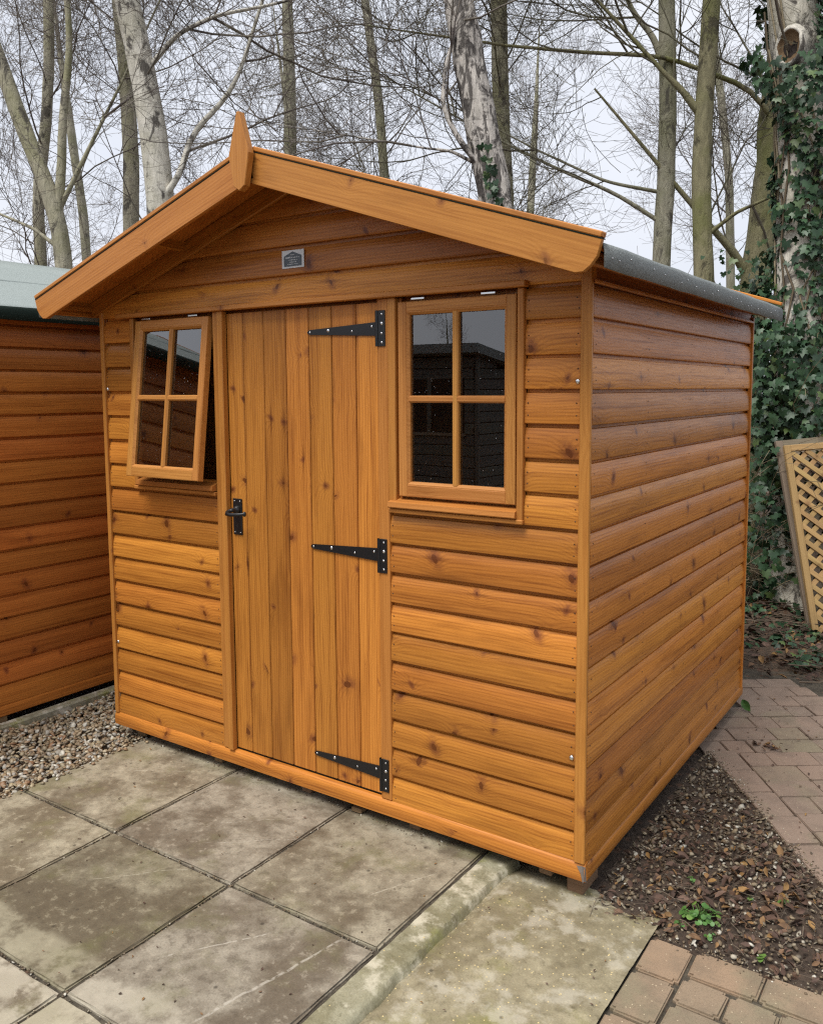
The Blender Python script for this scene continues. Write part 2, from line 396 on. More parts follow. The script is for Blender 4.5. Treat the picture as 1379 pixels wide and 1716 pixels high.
def twigm(name, a, c):
    m, t, b = new_mat(name); N = NB(t)
    n_ = N.noise(N.pos(), 3.0, 3.0)
    t.links.new(N.mix(N.step(n_, 0.35, 0.65), a, c), b.inputs['Base Color']); b.inputs['Roughness'].default_value = 0.85
    MAT[name] = m
twigm('twig_brown', (0.10, 0.080, 0.070, 1), (0.19, 0.165, 0.13, 1))
twigm('twig_olive', (0.085, 0.070, 0.052, 1), (0.15, 0.14, 0.085, 1))

# ------------------------------------------------------------------ object helpers
WM = {}
def tag(o, label=None, cat=None, group=None, kind=None):
    if label: o['label'] = label
    if cat: o['category'] = cat
    if group: o['group'] = group
    if kind: o['kind'] = kind
    return o
def put(o, parent=None, M=None):
    M = M if M is not None else Matrix.Identity(4)
    WM[o.name] = M
    if parent is not None:
        o.parent = parent
        o.matrix_basis = WM[parent.name].inverted() @ M
    else: o.matrix_basis = M
    return o
def empty(name, loc):
    o = bpy.data.objects.new(name, None); o.empty_display_size = 0.2
    COL.objects.link(o)
    return put(o, None, Matrix.Translation(loc))
def mesh(name, verts, faces, smooth=False):
    me = bpy.data.meshes.new(name)
    me.from_pydata([tuple(v) for v in verts], [], [tuple(f) for f in faces])
    if smooth: me.polygons.foreach_set('use_smooth', [True] * len(me.polygons))
    me.update()
    return me
def npmesh(name, V, F, smooth=True):
    """V (n,3) F (m,k) numpy -> mesh, fast"""
    me = bpy.data.meshes.new(name)
    V = np.asarray(V, np.float32); F = np.asarray(F, np.int32)
    me.vertices.add(len(V)); me.vertices.foreach_set('co', V.ravel())
    k = F.shape[1]
    me.loops.add(F.size); me.loops.foreach_set('vertex_index', F.ravel())
    me.polygons.add(len(F)); me.polygons.foreach_set('loop_start', np.arange(0, F.size, k, dtype=np.int32))
    me.polygons.foreach_set('use_smooth', np.full(len(F), smooth, dtype=bool))
    me.update(calc_edges=True); me.validate()
    return me
def ob(name, me, mat, parent=None, M=None):
    o = bpy.data.objects.new(name, me)
    if mat is not None and len(me.materials) == 0: me.materials.append(MAT[mat] if isinstance(mat, str) else mat)
    COL.objects.link(o)
    return put(o, parent, M)
def frame(o, X, Z):
    X = Vector(X).normalized(); Z = Vector(Z).normalized(); Y = Z.cross(X)
    return Matrix(((X.x, Y.x, Z.x, o[0]), (X.y, Y.y, Z.y, o[1]), (X.z, Y.z, Z.z, o[2]), (0, 0, 0, 1)))
_box = {}
def box_mesh(L, T, W, bev=0.003):
    """x 0..L, y 0..T, z 0..W"""
    key = (round(L, 4), round(T, 4), round(W, 4), bev)
    if key in _box: return _box[key]
    bm = bmesh.new(); bmesh.ops.create_cube(bm, size=1.0)
    for v in bm.verts: v.co = Vector(((v.co.x + .5) * L, (v.co.y + .5) * T, (v.co.z + .5) * W))
    if bev: bmesh.ops.bevel(bm, geom=bm.edges[:], offset=bev, segments=1, affect='EDGES')
    me = bpy.data.meshes.new('board'); bm.to_mesh(me); bm.free()
    _box[key] = me
    return me
_mats_on = {}
def stick(name, parent, mat, org, X, Z, L, T, W, bev=0.003):
    """box of length L along X, width W along Z, thickness T inward (+Y)"""
    me = box_mesh(L, T, W, bev)
    if me.materials and me.materials[0] is not MAT[mat]:
        me = me.copy(); me.materials.clear()
    return ob(name, me, mat, parent, frame(org, X, Z))
def profile_mesh(name, prof, L, smooth=False, closed=True):
    """prof list of (y,z); extruded along x 0..L"""
    n = len(prof)
    V = [(0, y, z) for y, z in prof] + [(L, y, z) for y, z in prof]
    F = [(i, (i + 1) % n, n + (i + 1) % n, n + i) for i in range(n if closed else n - 1)]
    F = [f[::-1] for f in F]
    if closed: F += [tuple(range(n)), tuple(range(2 * n - 1, n - 1, -1))]
    me = mesh(name, V, F)
    bm = bmesh.new(); bm.from_mesh(me); bmesh.ops.recalc_face_normals(bm, faces=bm.faces); bm.to_mesh(me); bm.free()
    return me

# ------------------------------------------------------------------ geometry of the main shed
PITCH, Z0 = 0.115, 0.1688
SW, SD = 2.512, 2.129                 # width (x -SW..0), depth (y 0..SD)
RX, RS, RT = -SW / 2, 0.33, 2.538     # ridge x, roof slope, ridge top
def roof_z(x): return RT - RS * abs(x - RX)
def zk(k): return Z0 + PITCH * k
BOARD = [(0.0215, 0.0), (0.0026, 0.0), (0.0008, 0.0022), (0.0, 0.0075), (0.0003, 0.040), (0.0012, 0.060), (0.0028, 0.073), (0.0054, 0.084), (0.0086, 0.094), (0.0112, 0.1010), (0.0205, 0.1034), (0.0205, 0.119), (0.0225, 0.119), (0.0225, 0.0)]
_board = {}
def board_mesh(L):
    k = round(L, 3)
    if k not in _board:
        me = profile_mesh('cladding_board', BOARD, L)
        for p in me.polygons: p.use_smooth = len(p.vertices) == 4
        me.set_sharp_from_angle(angle=R(28))
        _board[k] = me
    return _board[k]
def clad(parent, mat, org, X, L, name='cladding_board', Y=None):
    me = board_mesh(L)
    if me.materials and me.materials[0] is not MAT[mat]:
        me = me.copy(); me.materials.clear(); _board[round(L, 3)] = me
    dz = random.uniform(-.0012, .0012)
    return ob(name, me, mat, parent, frame((org[0], org[1], org[2] + dz), X, (0, 0, 1)))

def ico(sub=1):
    bm = bmesh.new(); bmesh.ops.create_icosphere(bm, subdivisions=sub, radius=1.0)
    bm.verts.ensure_lookup_table()
    V = np.array([v.co[:] for v in bm.verts]); F = np.array([[v.index for v in f.verts] for f in bm.faces]); bm.free()
    return V, F
ICO1 = ico(1); ICO2 = ico(2)
def stamp(V0, F0, mats, offs):
    """V0 (n,3), mats (N,3,3) rows = images of axes, offs (N,3)"""
    N_ = len(offs)
    V = np.einsum('nk,mkj->mnj', V0, mats) + offs[:, None, :]
    F = (F0[None] + (np.arange(N_) * len(V0))[:, None, None]).reshape(-1, F0.shape[1])
    return V.reshape(-1, 3), F
def dots(name, parent, mat, pts, rad, nrm, flat=0.45, M=None, kind='stuff'):
    """low domes at world points, joined"""
    n = Vector(nrm).normalized(); a = n.orthogonal().normalized(); b = n.cross(a)
    mats = np.array([[(np.array(a) * rad), (np.array(b) * rad), (np.array(n) * rad * flat)]] * len(pts))
    V, F = stamp(*ICO1, mats, np.array(pts))
    o = ob(name, npmesh(name, V, F), mat, parent, M)
    o.matrix_basis = WM[parent.name].inverted() if parent else Matrix.Identity(4)
    WM[o.name] = Matrix.Identity(4)
    if kind: o['kind'] = kind
    return o
FX, UZ = (1, 0, 0), (0, 0, 1)

def tube_mesh(name, pts, rads, sides=8, cap=True):
    P = np.array(pts, float)[None]; Rr = np.array(rads, float)[None]
    V, F = tubes(P, Rr, sides)
    me = npmesh(name, V, F)
    return me
def tubes(P, Rr, sides):
    """P (N,K,3), Rr (N,K)"""
    N_, K, _ = P.shape
    T = np.empty_like(P); T[:, 1:-1] = P[:, 2:] - P[:, :-2]; T[:, 0] = P[:, 1] - P[:, 0]; T[:, -1] = P[:, -1] - P[:, -2]
    T /= np.linalg.norm(T, axis=2, keepdims=True) + 1e-9
    ref = np.where(np.abs(T[:, :1, 2:3]) > 0.8, np.array([1.0, 0, 0]), np.array([0, 0, 1.0])); ref = np.broadcast_to(ref, T.shape)
    A = np.cross(T, ref); A /= np.linalg.norm(A, axis=2, keepdims=True) + 1e-9
    B = np.cross(T, A)
    th = np.arange(sides) * 2 * np.pi / sides
    V = P[:, :, None] + Rr[:, :, None, None] * (A[:, :, None] * np.cos(th)[None, None, :, None] + B[:, :, None] * np.sin(th)[None, None, :, None])
    idx = np.arange(N_ * K * sides).reshape(N_, K, sides)
    a = idx[:, :-1]; b = idx[:, 1:]
    F = np.stack([a, np.roll(a, -1, 2), np.roll(b, -1, 2), b], -1).reshape(-1, 4)
    return V.reshape(-1, 3), F

# ================================================================== GROUND
GZ = -0.075      # soil, paving bricks
SLAB = -0.045
def grid(name, x0, x1, y0, y1, step, zf, mat, parent=None, keep=None):
    xs = np.arange(x0, x1 + 1e-6, step); ys = np.arange(y0, y1 + 1e-6, step)
    X, Y = np.meshgrid(xs, ys); Z = zf(X, Y)
    V = np.stack([X, Y, Z], -1).reshape(-1, 3); n = len(xs)
    i = np.arange(len(V)).reshape(len(ys), n)
    F = np.stack([i[:-1, :-1], i[:-1, 1:], i[1:, 1:], i[1:, :-1]], -1).reshape(-1, 4)
    if keep is not None:
        c = V[F].mean(1); F = F[keep(c[:, 0], c[:, 1])]
    return ob(name, npmesh(name, V, F), mat, parent)
def lump(X, Y, s=1.0, ph=0.0):
    return s * (np.sin(X * 7.1 + ph) * np.cos(Y * 5.3 + 1.3 * ph) * 0.5 + np.sin(X * 17.7 + Y * 13.1 + ph) * 0.3 + np.sin(X * 41 - Y * 37 + ph) * 0.2)

def ground_z(X, Y):
    d = np.clip((Y - 3.0) / 5.0, 0, 1)
    return -0.115 + 0.30 * d + lump(X, Y, 0.03 * np.clip((Y - 3.0), 0, 1), 0.4)
gx = np.concatenate([np.linspace(-120, -12, 10), np.linspace(-10, 8, 46), np.linspace(10, 120, 10)])
gy = np.concatenate([np.linspace(-120, -12, 10), np.linspace(-10, 14, 61), np.linspace(16, 140, 10)])
GX, GY = np.meshgrid(gx, gy); GV = np.stack([GX, GY, ground_z(GX, GY)], -1).reshape(-1, 3)
gi = np.arange(len(GV)).reshape(len(gy), len(gx))
GF = np.stack([gi[:-1, :-1], gi[:-1, 1:], gi[1:, 1:], gi[1:, :-1]], -1).reshape(-1, 4)
tag(ob('ground', npmesh('ground', GV, GF), 'woodland_soil'), kind='structure', label='brown woodland soil under the whole yard')

# soil bed beside the shed and behind the path
bed = grid('soil_bed', -0.12, 1.1, -0.08, 1.75, 0.02, lambda X, Y: GZ - 0.012 + lump(X, Y, 0.007) + rng.normal(0, 0.0022, X.shape), 'soil_dark')
tag(bed, kind='structure', label='dark soil bed beside the shed wall')
back = grid('soil_bank', -1.6, 2.2, 2.55, 6.2, 0.04, lambda X, Y: ground_z(X, Y) + 0.012 + 0.03 * np.clip((Y - 2.75) * 3, 0, 1) + lump(X, Y, 0.012, 2.0) + rng.normal(0, 0.006, X.shape), 'woodland_soil')
tag(back, kind='structure', label='leaf strewn soil bank behind the path')

# patio of concrete slabs
pat = ob('patio', box_mesh(2.05, 0.04, 0.04, 0), 'joint_dirt')   # replaced below by a bed sheet
pat.data = npmesh('patio', [(-2.345, -3.2, SLAB - 0.012), (-0.405, -3.2, SLAB - 0.012), (-0.405, 0.10, SLAB - 0.012), (-2.345, 0.10, SLAB - 0.012)], [(0, 1, 2, 3)], False)
pat.data.materials.append(MAT['joint_dirt'])
tag(pat, kind='structure', label='patio of square concrete slabs before the shed door')
slab_x = [-2.338, -1.694, -1.052, -0.414]; slab_y = [0.085, -0.620, -1.262, -1.905, -2.55, -3.19]
for j in range(len(slab_y) - 1):
    for i in range(3):
        L = slab_x[i + 1] - slab_x[i] - 0.012; W = slab_y[j] - slab_y[j + 1] - 0.012
        bm = bmesh.new(); bmesh.ops.create_cube(bm, size=1.0)
        for v in bm.verts: v.co = Vector((v.co.x * L, v.co.y * W, v.co.z * 0.03))
        bmesh.ops.bevel(bm, geom=bm.edges[:], offset=0.006, segments=2, affect='EDGES')
        bmesh.ops.subdivide_edges(bm, edges=[e for e in bm.edges if e.calc_length() > 0.3], cuts=9, use_grid_fill=True)
        for v in bm.verts:   # nibbled arrises
            if abs(abs(v.co.x) - L / 2) < 0.012 or abs(abs(v.co.y) - W / 2) < 0.012:
                v.co.x += random.uniform(-.003, .002) * (1 if v.co.x > 0 else -1); v.co.y += random.uniform(-.003, .002) * (1 if v.co.y > 0 else -1); v.co.z -= random.uniform(0, .002)
        me = bpy.data.meshes.new('paving_slab'); bm.to_mesh(me); bm.free()
        M = Matrix.Translation(((slab_x[i] + slab_x[i + 1]) / 2, (slab_y[j] + slab_y[j + 1]) / 2, SLAB - 0.015 + random.uniform(-.002, .002))) @ Matrix.Rotation(random.uniform(-.004, .004), 4, 'X') @ Matrix.Rotation(random.uniform(-.004, .004), 4, 'Y') @ Matrix.Rotation(random.uniform(-.004, .004), 4, 'Z')
        ob('paving_slab', me, 'slab_concrete', pat, M)

# concrete haunch along the slabs, sloping and breaking to the lower patch
def haunch():
    ys = np.arange(-3.2, 0.12, 0.022)
    V = []; prof = [(-0.407, SLAB - 0.006), (-0.385, SLAB - 0.004), (-0.35, SLAB - 0.005), (-0.326, SLAB - 0.006), (-0.314, SLAB - 0.009), (-0.306, SLAB - 0.018), (-0.290, -0.110)]
    for y in ys:
        e = 0.004 * math.sin(y * 5.0) + 0.003 * math.sin(y * 31) + random.uniform(-.004, .004)
        for k, (x, z) in enumerate(prof):
            q = k / (len(prof) - 1)
            V.append((x + e * q, y, z + random.uniform(-.0016, .0016) * (1 + 1.5 * (k > 3)) + (0.002 * math.sin(y * 14) if 0 < k < 5 else 0)))
    n = len(prof); F = [(j * n + k, j * n + k + 1, (j + 1) * n + k + 1, (j + 1) * n + k) for j in range(len(ys) - 1) for k in range(n - 1)]
    o = ob('concrete_kerb', npmesh('concrete_kerb', V, F), 'kerb_concrete')
    o.data.set_sharp_from_angle(angle=R(35)); tag(o, kind='structure', label='mossy concrete haunch along the slab edge')
haunch()
pc = grid('concrete_patch', -0.31, 0.2496, -2.6, 0.16, 0.01865, lambda X, Y: GZ + 0.004 + lump(X, Y, 0.003, 1.0) - 0.03 * np.clip((Y - 0.02 + 0.05 * np.sin(X * 11)) * 6, 0, 1) - 0.010 * np.clip(1 - (X + 0.295) / 0.02, 0, 1) + rng.normal(0, 0.0009, X.shape), 'patch_concrete')
tag(pc, kind='structure', label='rough mossy concrete patch between kerb and brick paving')

# brick paving near the camera
def paver_bed(name, label, pts, z):
    o = ob(name, npmesh(name, [(x, y, z) for x, y in pts], [tuple(range(len(pts)))], False), 'joint_dirt')
    return tag(o, kind='structure', label=label)
_pv = {}
def paver(parent, mat, cx, cy, L, W, ang, z=GZ, rc=0.012):
    L = round(L, 2) if L > .12 else L
    bm = bmesh.new(); bmesh.ops.create_cube(bm, size=1.0)
    H = 0.05
    for v in bm.verts: v.co = Vector((v.co.x * L, v.co.y * W, v.co.z * H))
    vert_e = [e for e in bm.edges if abs(e.verts[0].co.z - e.verts[1].co.z) > .01]
    bmesh.ops.bevel(bm, geom=vert_e, offset=rc, segments=2, affect='EDGES')
    top = [e for e in bm.edges if e.verts[0].co.z > 0 and e.verts[1].co.z > 0]
    bmesh.ops.bevel(bm, geom=top, offset=rc * 0.45, segments=2, affect='EDGES')
    for v in bm.verts:
        v.co.x += random.uniform(-.0018, .0018); v.co.y += random.uniform(-.0018, .0018)
    me = bpy.data.meshes.new('brick'); bm.to_mesh(me); bm.free()
    for p in me.polygons: p.use_smooth = True
    me.set_sharp_from_angle(angle=R(40))
    M = Matrix.Translation((cx, cy, z - H / 2 + random.uniform(-.0025, .003))) @ Matrix.Rotation(ang + random.uniform(-.02, .02), 4, 'Z') @ Matrix.Rotation(random.uniform(-.012, .012), 4, 'X') @ Matrix.Rotation(random.uniform(-.012, .012), 4, 'Y')
    return ob('brick', me, mat, parent, M)
near = paver_bed('brick_paving', 'tumbled brick paving beside the concrete patch', [(0.243, -2.6), (1.9, -2.6), (1.9, -0.03), (0.243, -0.05)], GZ - 0.012)
y = -0.042
for L in (0.182, 0.205, 0.135, 0.2, 0.14, 0.2, 0.2, 0.135, 0.2, 0.2, 0.2, 0.2):
    paver(near, 'paver_near', 0.318, y - L / 2, 0.132, L - 0.008, 0); y -= L
x = 0.390
for L in (0.206, 0.205, 0.2, 0.205, 0.205, 0.2, 0.205):
    paver(near, 'paver_near', x + L / 2, -0.098, L - 0.008, 0.132, 0.02); x += L
yy = -0.170
for row, h in enumerate((0.132, 0.135, 0.132, 0.135, 0.132, 0.132, 0.135, 0.132, 0.135, 0.132, 0.132)):
    x = 0.390 - (0.0 if row % 2 == 0 else 0.0)
    lens = [0.135, 0.137, 0.205, 0.2, 0.137, 0.205, 0.2, 0.2, 0.2] if row % 2 == 0 else [0.2, 0.205, 0.137, 0.2, 0.205, 0.137, 0.2, 0.2, 0.2]
    for L in lens:
        if x > 1.75: break
        paver(near, 'paver_near', x + L / 2, yy - h / 2, L - 0.008, h - 0.008, 0.005); x += L
    yy -= h

# brick path running past the side wall
PA = R(35.5); ux, uy = math.cos(PA), math.sin(PA); vx, vy = math.cos(PA - R(90)), math.sin(PA - R(90))   # u across, v down the edge
def uv(a, b): return (-0.006 + a * ux + b * vx, 1.484 + a * uy + b * vy)
path = paver_bed('brick_path', 'reddish brick path past the side wall of the shed', [uv(0.0, -1.2), uv(0.0, 1.35), uv(1.9, 1.35), uv(1.9, -1.2)], GZ - 0.012)
def path_ok(x, y):
    if x < -0.09: return False
    bx = np.interp(x, [-0.2, 0.085, 0.342, 0.6, 1.2, 2.0], [2.78, 2.77, 2.58, 2.44, 2.3, 2.2])
    return y < bx
b = 0.02
k = 0
while b < 1.3:     # edge course
    L = 0.212
    x, y = uv(0.066, b + L / 2); paver(path, 'paver_path', x, y, 0.126, L - 0.003, PA, rc=0.006); b += L; k += 1
row = 0; b = -1.42
while b < 1.3:
    a = 0.135 if b > -0.02 else -0.9
    a += 0.0 if row % 2 == 0 else 0.0
    seq = [0.125, 0.21, 0.165, 0.21, 0.125, 0.165, 0.21, 0.165, 0.125, 0.21, 0.21, 0.165, 0.21, 0.125, 0.21]
    random.shuffle(seq)
    for L in seq:
        x, y = uv(a + L / 2, b + 0.0735)
        if a + L > 1.85: break
        if path_ok(x, y): paver(path, 'paver_path', x, y, L - 0.003, 0.1435, PA, rc=0.006)
        a += L
    b += 0.147; row += 1

# ---------------------------------------------------------------- scattered stuff on the ground
def rotmats(N_, tilt=1.0):
    q = rng.normal(size=(N_, 4)); q /= np.linalg.norm(q, axis=1, keepdims=True)
    a, b_, c, d = q.T
    return np.stack([np.stack([1 - 2 * (c * c + d * d), 2 * (b_ * c - a * d), 2 * (b_ * d + a * c)], -1), np.stack([2 * (b_ * c + a * d), 1 - 2 * (b_ * b_ + d * d), 2 * (c * d - a * b_)], -1), np.stack([2 * (b_ * d - a * c), 2 * (c * d + a * b_), 1 - 2 * (b_ * b_ + c * c)], -1)], 1)
def pebbles(name, label, pts, smin, smax, mat, kind='stuff', icoV=None):
    N_ = len(pts)
    s = rng.uniform(smin, smax, N_) ** 1.0
    ax = np.stack([s * rng.uniform(0.8, 1.5, N_), s * rng.uniform(0.65, 1.0, N_), s * rng.uniform(0.4, 0.75, N_)], -1)
    ang = rng.uniform(0, 2 * np.pi, N_); tl = rng.normal(0, 0.35, (N_, 2))
    Rz = np.zeros((N_, 3, 3)); Rz[:, 0, 0] = np.cos(ang); Rz[:, 0, 1] = np.sin(ang); Rz[:, 1, 0] = -np.sin(ang); Rz[:, 1, 1] = np.cos(ang); Rz[:, 2, 2] = 1
    Rz[:, 0, 2] = tl[:, 0]; Rz[:, 1, 2] = tl[:, 1]; Rz[:, 2, 0] = -tl[:, 0]; Rz[:, 2, 1] = -tl[:, 1]
    mats = Rz * ax[:, :, None]
    V0, F0 = icoV or ICO1
    V, F = stamp(V0, F0, mats, pts)
    V = V.reshape(N_, len(V0), 3); c = V.mean(1, keepdims=True); V = c + (V - c) * rng.uniform(0.82, 1.15, (N_, len(V0), 1))
    o = ob(name, npmesh(name, V.reshape(-1, 3), F), mat)
    return tag(o, label=label, kind=kind)
# gravel between the sheds
n = 8000
gp = np.stack([rng.uniform(-3.02, -2.345, n), rng.uniform(-1.7, 1.1, n), rng.uniform(-0.072, -0.050, n)], -1)
gp[:, 2] += 0.012 * np.sin(gp[:, 0] * 9) * np.cos(gp[:, 1] * 7)
pebbles('gravel', 'mixed brown and grey pebble gravel between the two sheds', gp, 0.0075, 0.0155, 'pebble')
n = 240
sp = np.stack([rng.normal(-2.345, 0.035, n), rng.uniform(-1.2, 0.1, n), np.full(n, SLAB + 0.004)], -1); sp = sp[sp[:, 0] < -2.28]
pebbles('gravel', 'stray pebbles spilling onto the slab edge', sp, 0.005, 0.010, 'pebble')
kb = ob('concrete_base', box_mesh(0.06, 3.6, 0.09, 0.008), 'kerb_concrete', None, Matrix.Translation((-3.075, -1.6, -0.115)))
tag(kb, kind='structure', label='narrow concrete base edge under the neighbouring shed')

def in_bed(x, y, m=0.0):
    # soil triangle: right of the shed, left of the path edge, above the near paving
    a = (x + 0.006) * ux + (y - 1.484) * uy
    return (x > 0.004) & (a < -0.005 - m) & (y > -0.03 + m) & (y < 1.5)
def pick(n, f, x0, x1, y0, y1):
    P = []
    while len(P) < n:
        q = np.stack([rng.uniform(x0, x1, n * 3), rng.uniform(y0, y1, n * 3)], -1)
        P += [tuple(c) for c in q[f(q[:, 0], q[:, 1])]]
    return np.array(P[:n])
q = pick(1300, lambda x, y: in_bed(x, y) & ((y > 0.42) | (rng.uniform(size=x.shape) < 0.40)), 0, 0.8, -0.03, 1.45)
pebbles('gravel', 'dirty pebbles scattered over the soil bed', np.column_stack([q, np.full(len(q), GZ - 0.003) + rng.uniform(-.004, .004, len(q))]), 0.004, 0.0115, 'pebble_dirty')

q = pick(1300, lambda x, y: in_bed(x, y), 0, 0.8, -0.03, 1.45)
pebbles('soil_grit', 'fine grit and soil crumbs over the soil bed', np.column_stack([q, np.full(len(q), GZ - 0.006) + rng.uniform(-.003, .004, len(q))]), 0.0015, 0.0055, 'pebble_dirty')
jp = []
for xj in slab_x[1:3]: jp += [(xj + rng.normal(0, .004), y_, SLAB - .008 + rng.uniform(-.003, .004)) for y_ in rng.uniform(-1.9, 0.05, 170)]
for yj in slab_y[1:3]: jp += [(x_, yj + rng.normal(0, .004), SLAB - .008 + rng.uniform(-.003, .004)) for x_ in rng.uniform(-2.33, -0.42, 190)]
jp += [(x_, rng.normal(0.012, .012), SLAB + .001) for x_ in rng.uniform(-2.3, -0.45, 150)]
pebbles('joint_grit', 'dark grit and crumbs lodged in the slab joints', np.array(jp), 0.0016, 0.0046, 'pebble_dirty')
eb = rng.uniform(0.02, 1.15, 420); ea = np.abs(rng.normal(0, .03, 420)) - 0.012
pebbles('joint_grit', 'soil crumbs spilling over the path edge bricks', np.array([(*uv(a_, b_), GZ + .001) for a_, b_ in zip(ea, eb)]), 0.0014, 0.005, 'pebble_dirty')
xs_ = rng.uniform(0.26, 1.2, 200)
pebbles('joint_grit', 'soil crumbs along the edge of the brick paving', np.column_stack([xs_, -0.035 - np.abs(rng.normal(0, .02, 200)) + .012, np.full(200, GZ + .001)]), 0.0014, 0.0045, 'pebble_dirty')

def leaf_template(kind):
    if kind == 'dead':
        o = [(0, -1.0), (0.42, -0.45), (0.5, 0.05), (0.28, 0.62), (0, 1.05), (-0.3, 0.6), (-0.5, 0.05), (-0.4, -0.5)]
        z = [0.1, 0.28, 0.3, 0.22, -0.1, 0.22, 0.3, 0.26]
    elif kind == 'ivy':
        o = [(0, -0.28), (0.42, -0.62), (0.95, -0.35), (0.62, 0.05), (0.72, 0.48), (0.33, 0.5), (0, 1.1), (-0.33, 0.5), (-0.72, 0.48), (-0.62, 0.05), (-0.95, -0.35), (-0.42, -0.62)]
        z = [0.0, -0.05, -0.22, -0.08, -0.2, -0.02, -0.28, -0.02, -0.2, -0.08, -0.22, -0.05]
    else:
        o = [(0, -0.75), (0.6, -0.75), (0.95, -0.1), (0.75, 0.6), (0, 0.85), (-0.75, 0.6), (-0.95, -0.1), (-0.6, -0.75)]
        z = [0, .08, .14, .06, -.05, .06, .14, .08]
    V = [(0, 0, 0)] + [(x, y, zz) for (x, y), zz in zip(o, z)]
    n = len(o); F = [(0, 1 + i, 1 + (i + 1) % n) for i in range(n)]
    return np.array(V, float), np.array(F)
LEAF = {k: leaf_template(k) for k in ('dead', 'ivy', 'weed')}
def leaf_frames(nrm, tip, size):
    nrm = nrm / np.linalg.norm(nrm, axis=1, keepdims=True)
    tip = tip - (tip * nrm).sum(1, keepdims=True) * nrm; tip /= np.linalg.norm(tip, axis=1, keepdims=True) + 1e-9
    sx = np.cross(tip, nrm)
    return np.stack([sx * size[:, None], tip * size[:, None], nrm * size[:, None]], 1)
def leaves(name, kind, pts, nrm, tip, size, mat, parent=None, label=None):
    V, F = stamp(*LEAF[kind], leaf_frames(nrm, tip, size), pts)
    o = ob(name, npmesh(name, V, F, True), mat, parent)
    return tag(o, label=label, kind='stuff')
def flat_scatter(n, f, x0, x1, y0, y1, z, tilt=0.5):
    q = pick(n, f, x0, x1, y0, y1)
    zz = z(q[:, 0], q[:, 1]) if callable(z) else np.full(n, z)
    pts = np.column_stack([q, zz + rng.uniform(0.0, 0.010, n)])
    nr = np.column_stack([rng.normal(0, tilt, (n, 2)), np.ones(n)]); tp = np.column_stack([rng.normal(size=(n, 2)), np.zeros(n)])
    return pts, nr, tp
p_, n_, t_ = flat_scatter(560, lambda x, y: in_bed(x, y, 0.02) & (y < 0.95), 0, 0.8, -0.03, 1.0, GZ - 0.002)
leaves('leaf_litter', 'dead', p_, n_, t_, rng.uniform(0.006, 0.019, len(p_)) , 'dead_leaf', None, 'brown dead leaves lying on the soil bed')
zb = lambda x, y: ground_z(x, y) + 0.05
p_, n_, t_ = flat_scatter(2200, lambda x, y: (y > 2.72), -1.2, 2.0, 2.7, 5.6, zb)
leaves('leaf_litter', 'dead', p_, n_, t_, rng.uniform(0.015, 0.04, len(p_)), 'dead_leaf', None, 'brown dead leaves on the bank behind the path')
p_, n_, t_ = flat_scatter(150, lambda x, y: in_bed(x, y, 0.02) & (np.hypot(x - 0.42, (y - 0.34) * .7) < 0.16 + 0.12 * rng.uniform(size=x.shape)), 0, 0.8, -0.03, 1.0, GZ + 0.002, 0.8)
leaves('leaf_litter', 'dead', p_, n_, t_, rng.uniform(0.010, 0.026, len(p_)), 'dead_leaf', None, 'drift of larger curled brown leaves beyond the weed clump')
# small heap of leaves on the path, strays on bricks
n = 26
p_ = np.column_stack([rng.normal(0.245, 0.035, n), rng.normal(1.66, 0.03, n), rng.uniform(GZ + 0.004, GZ + 0.014, n)])
leaves('leaf_litter', 'dead', p_, np.column_stack([rng.normal(0, .5, (n, 2)), np.ones(n)]), rng.normal(size=(n, 3)), rng.uniform(0.008, 0.02, n), 'dead_leaf', None, 'little heap of yellow brown leaves on the brick path')
n = 130
p_ = np.column_stack([rng.uniform(0.05, 1.0, n), rng.uniform(0.7, 2.6, n), np.full(n, GZ + 0.006)]); p_ = p_[((p_[:, 0] + .006) * ux + (p_[:, 1] - 1.484) * uy) > 0.01]; n = len(p_)
leaves('leaf_litter', 'dead', p_, np.column_stack([rng.normal(0, .3, (n, 2)), np.ones(n)]), rng.normal(size=(n, 3)), rng.uniform(0.003, 0.011, n), 'dead_leaf', None, 'crumbs of dead leaf over the path bricks')
n = 150
p_ = np.column_stack([rng.uniform(-2.2, 0.24, n), rng.uniform(-1.3, 0.0, n), np.full(n, SLAB + 0.003)]); p_[p_[:, 0] > -0.29, 2] = GZ + 0.010; p_ = p_[(p_[:, 0] < -0.43) | (p_[:, 0] > -0.27)]; n = len(p_)
leaves('leaf_litter', 'dead', p_, np.column_stack([rng.normal(0, .3, (n, 2)), np.ones(n)]), rng.normal(size=(n, 3)), rng.uniform(0.002, 0.007, n), 'dead_leaf', None, 'crumbs of dead leaf over the slabs and concrete')

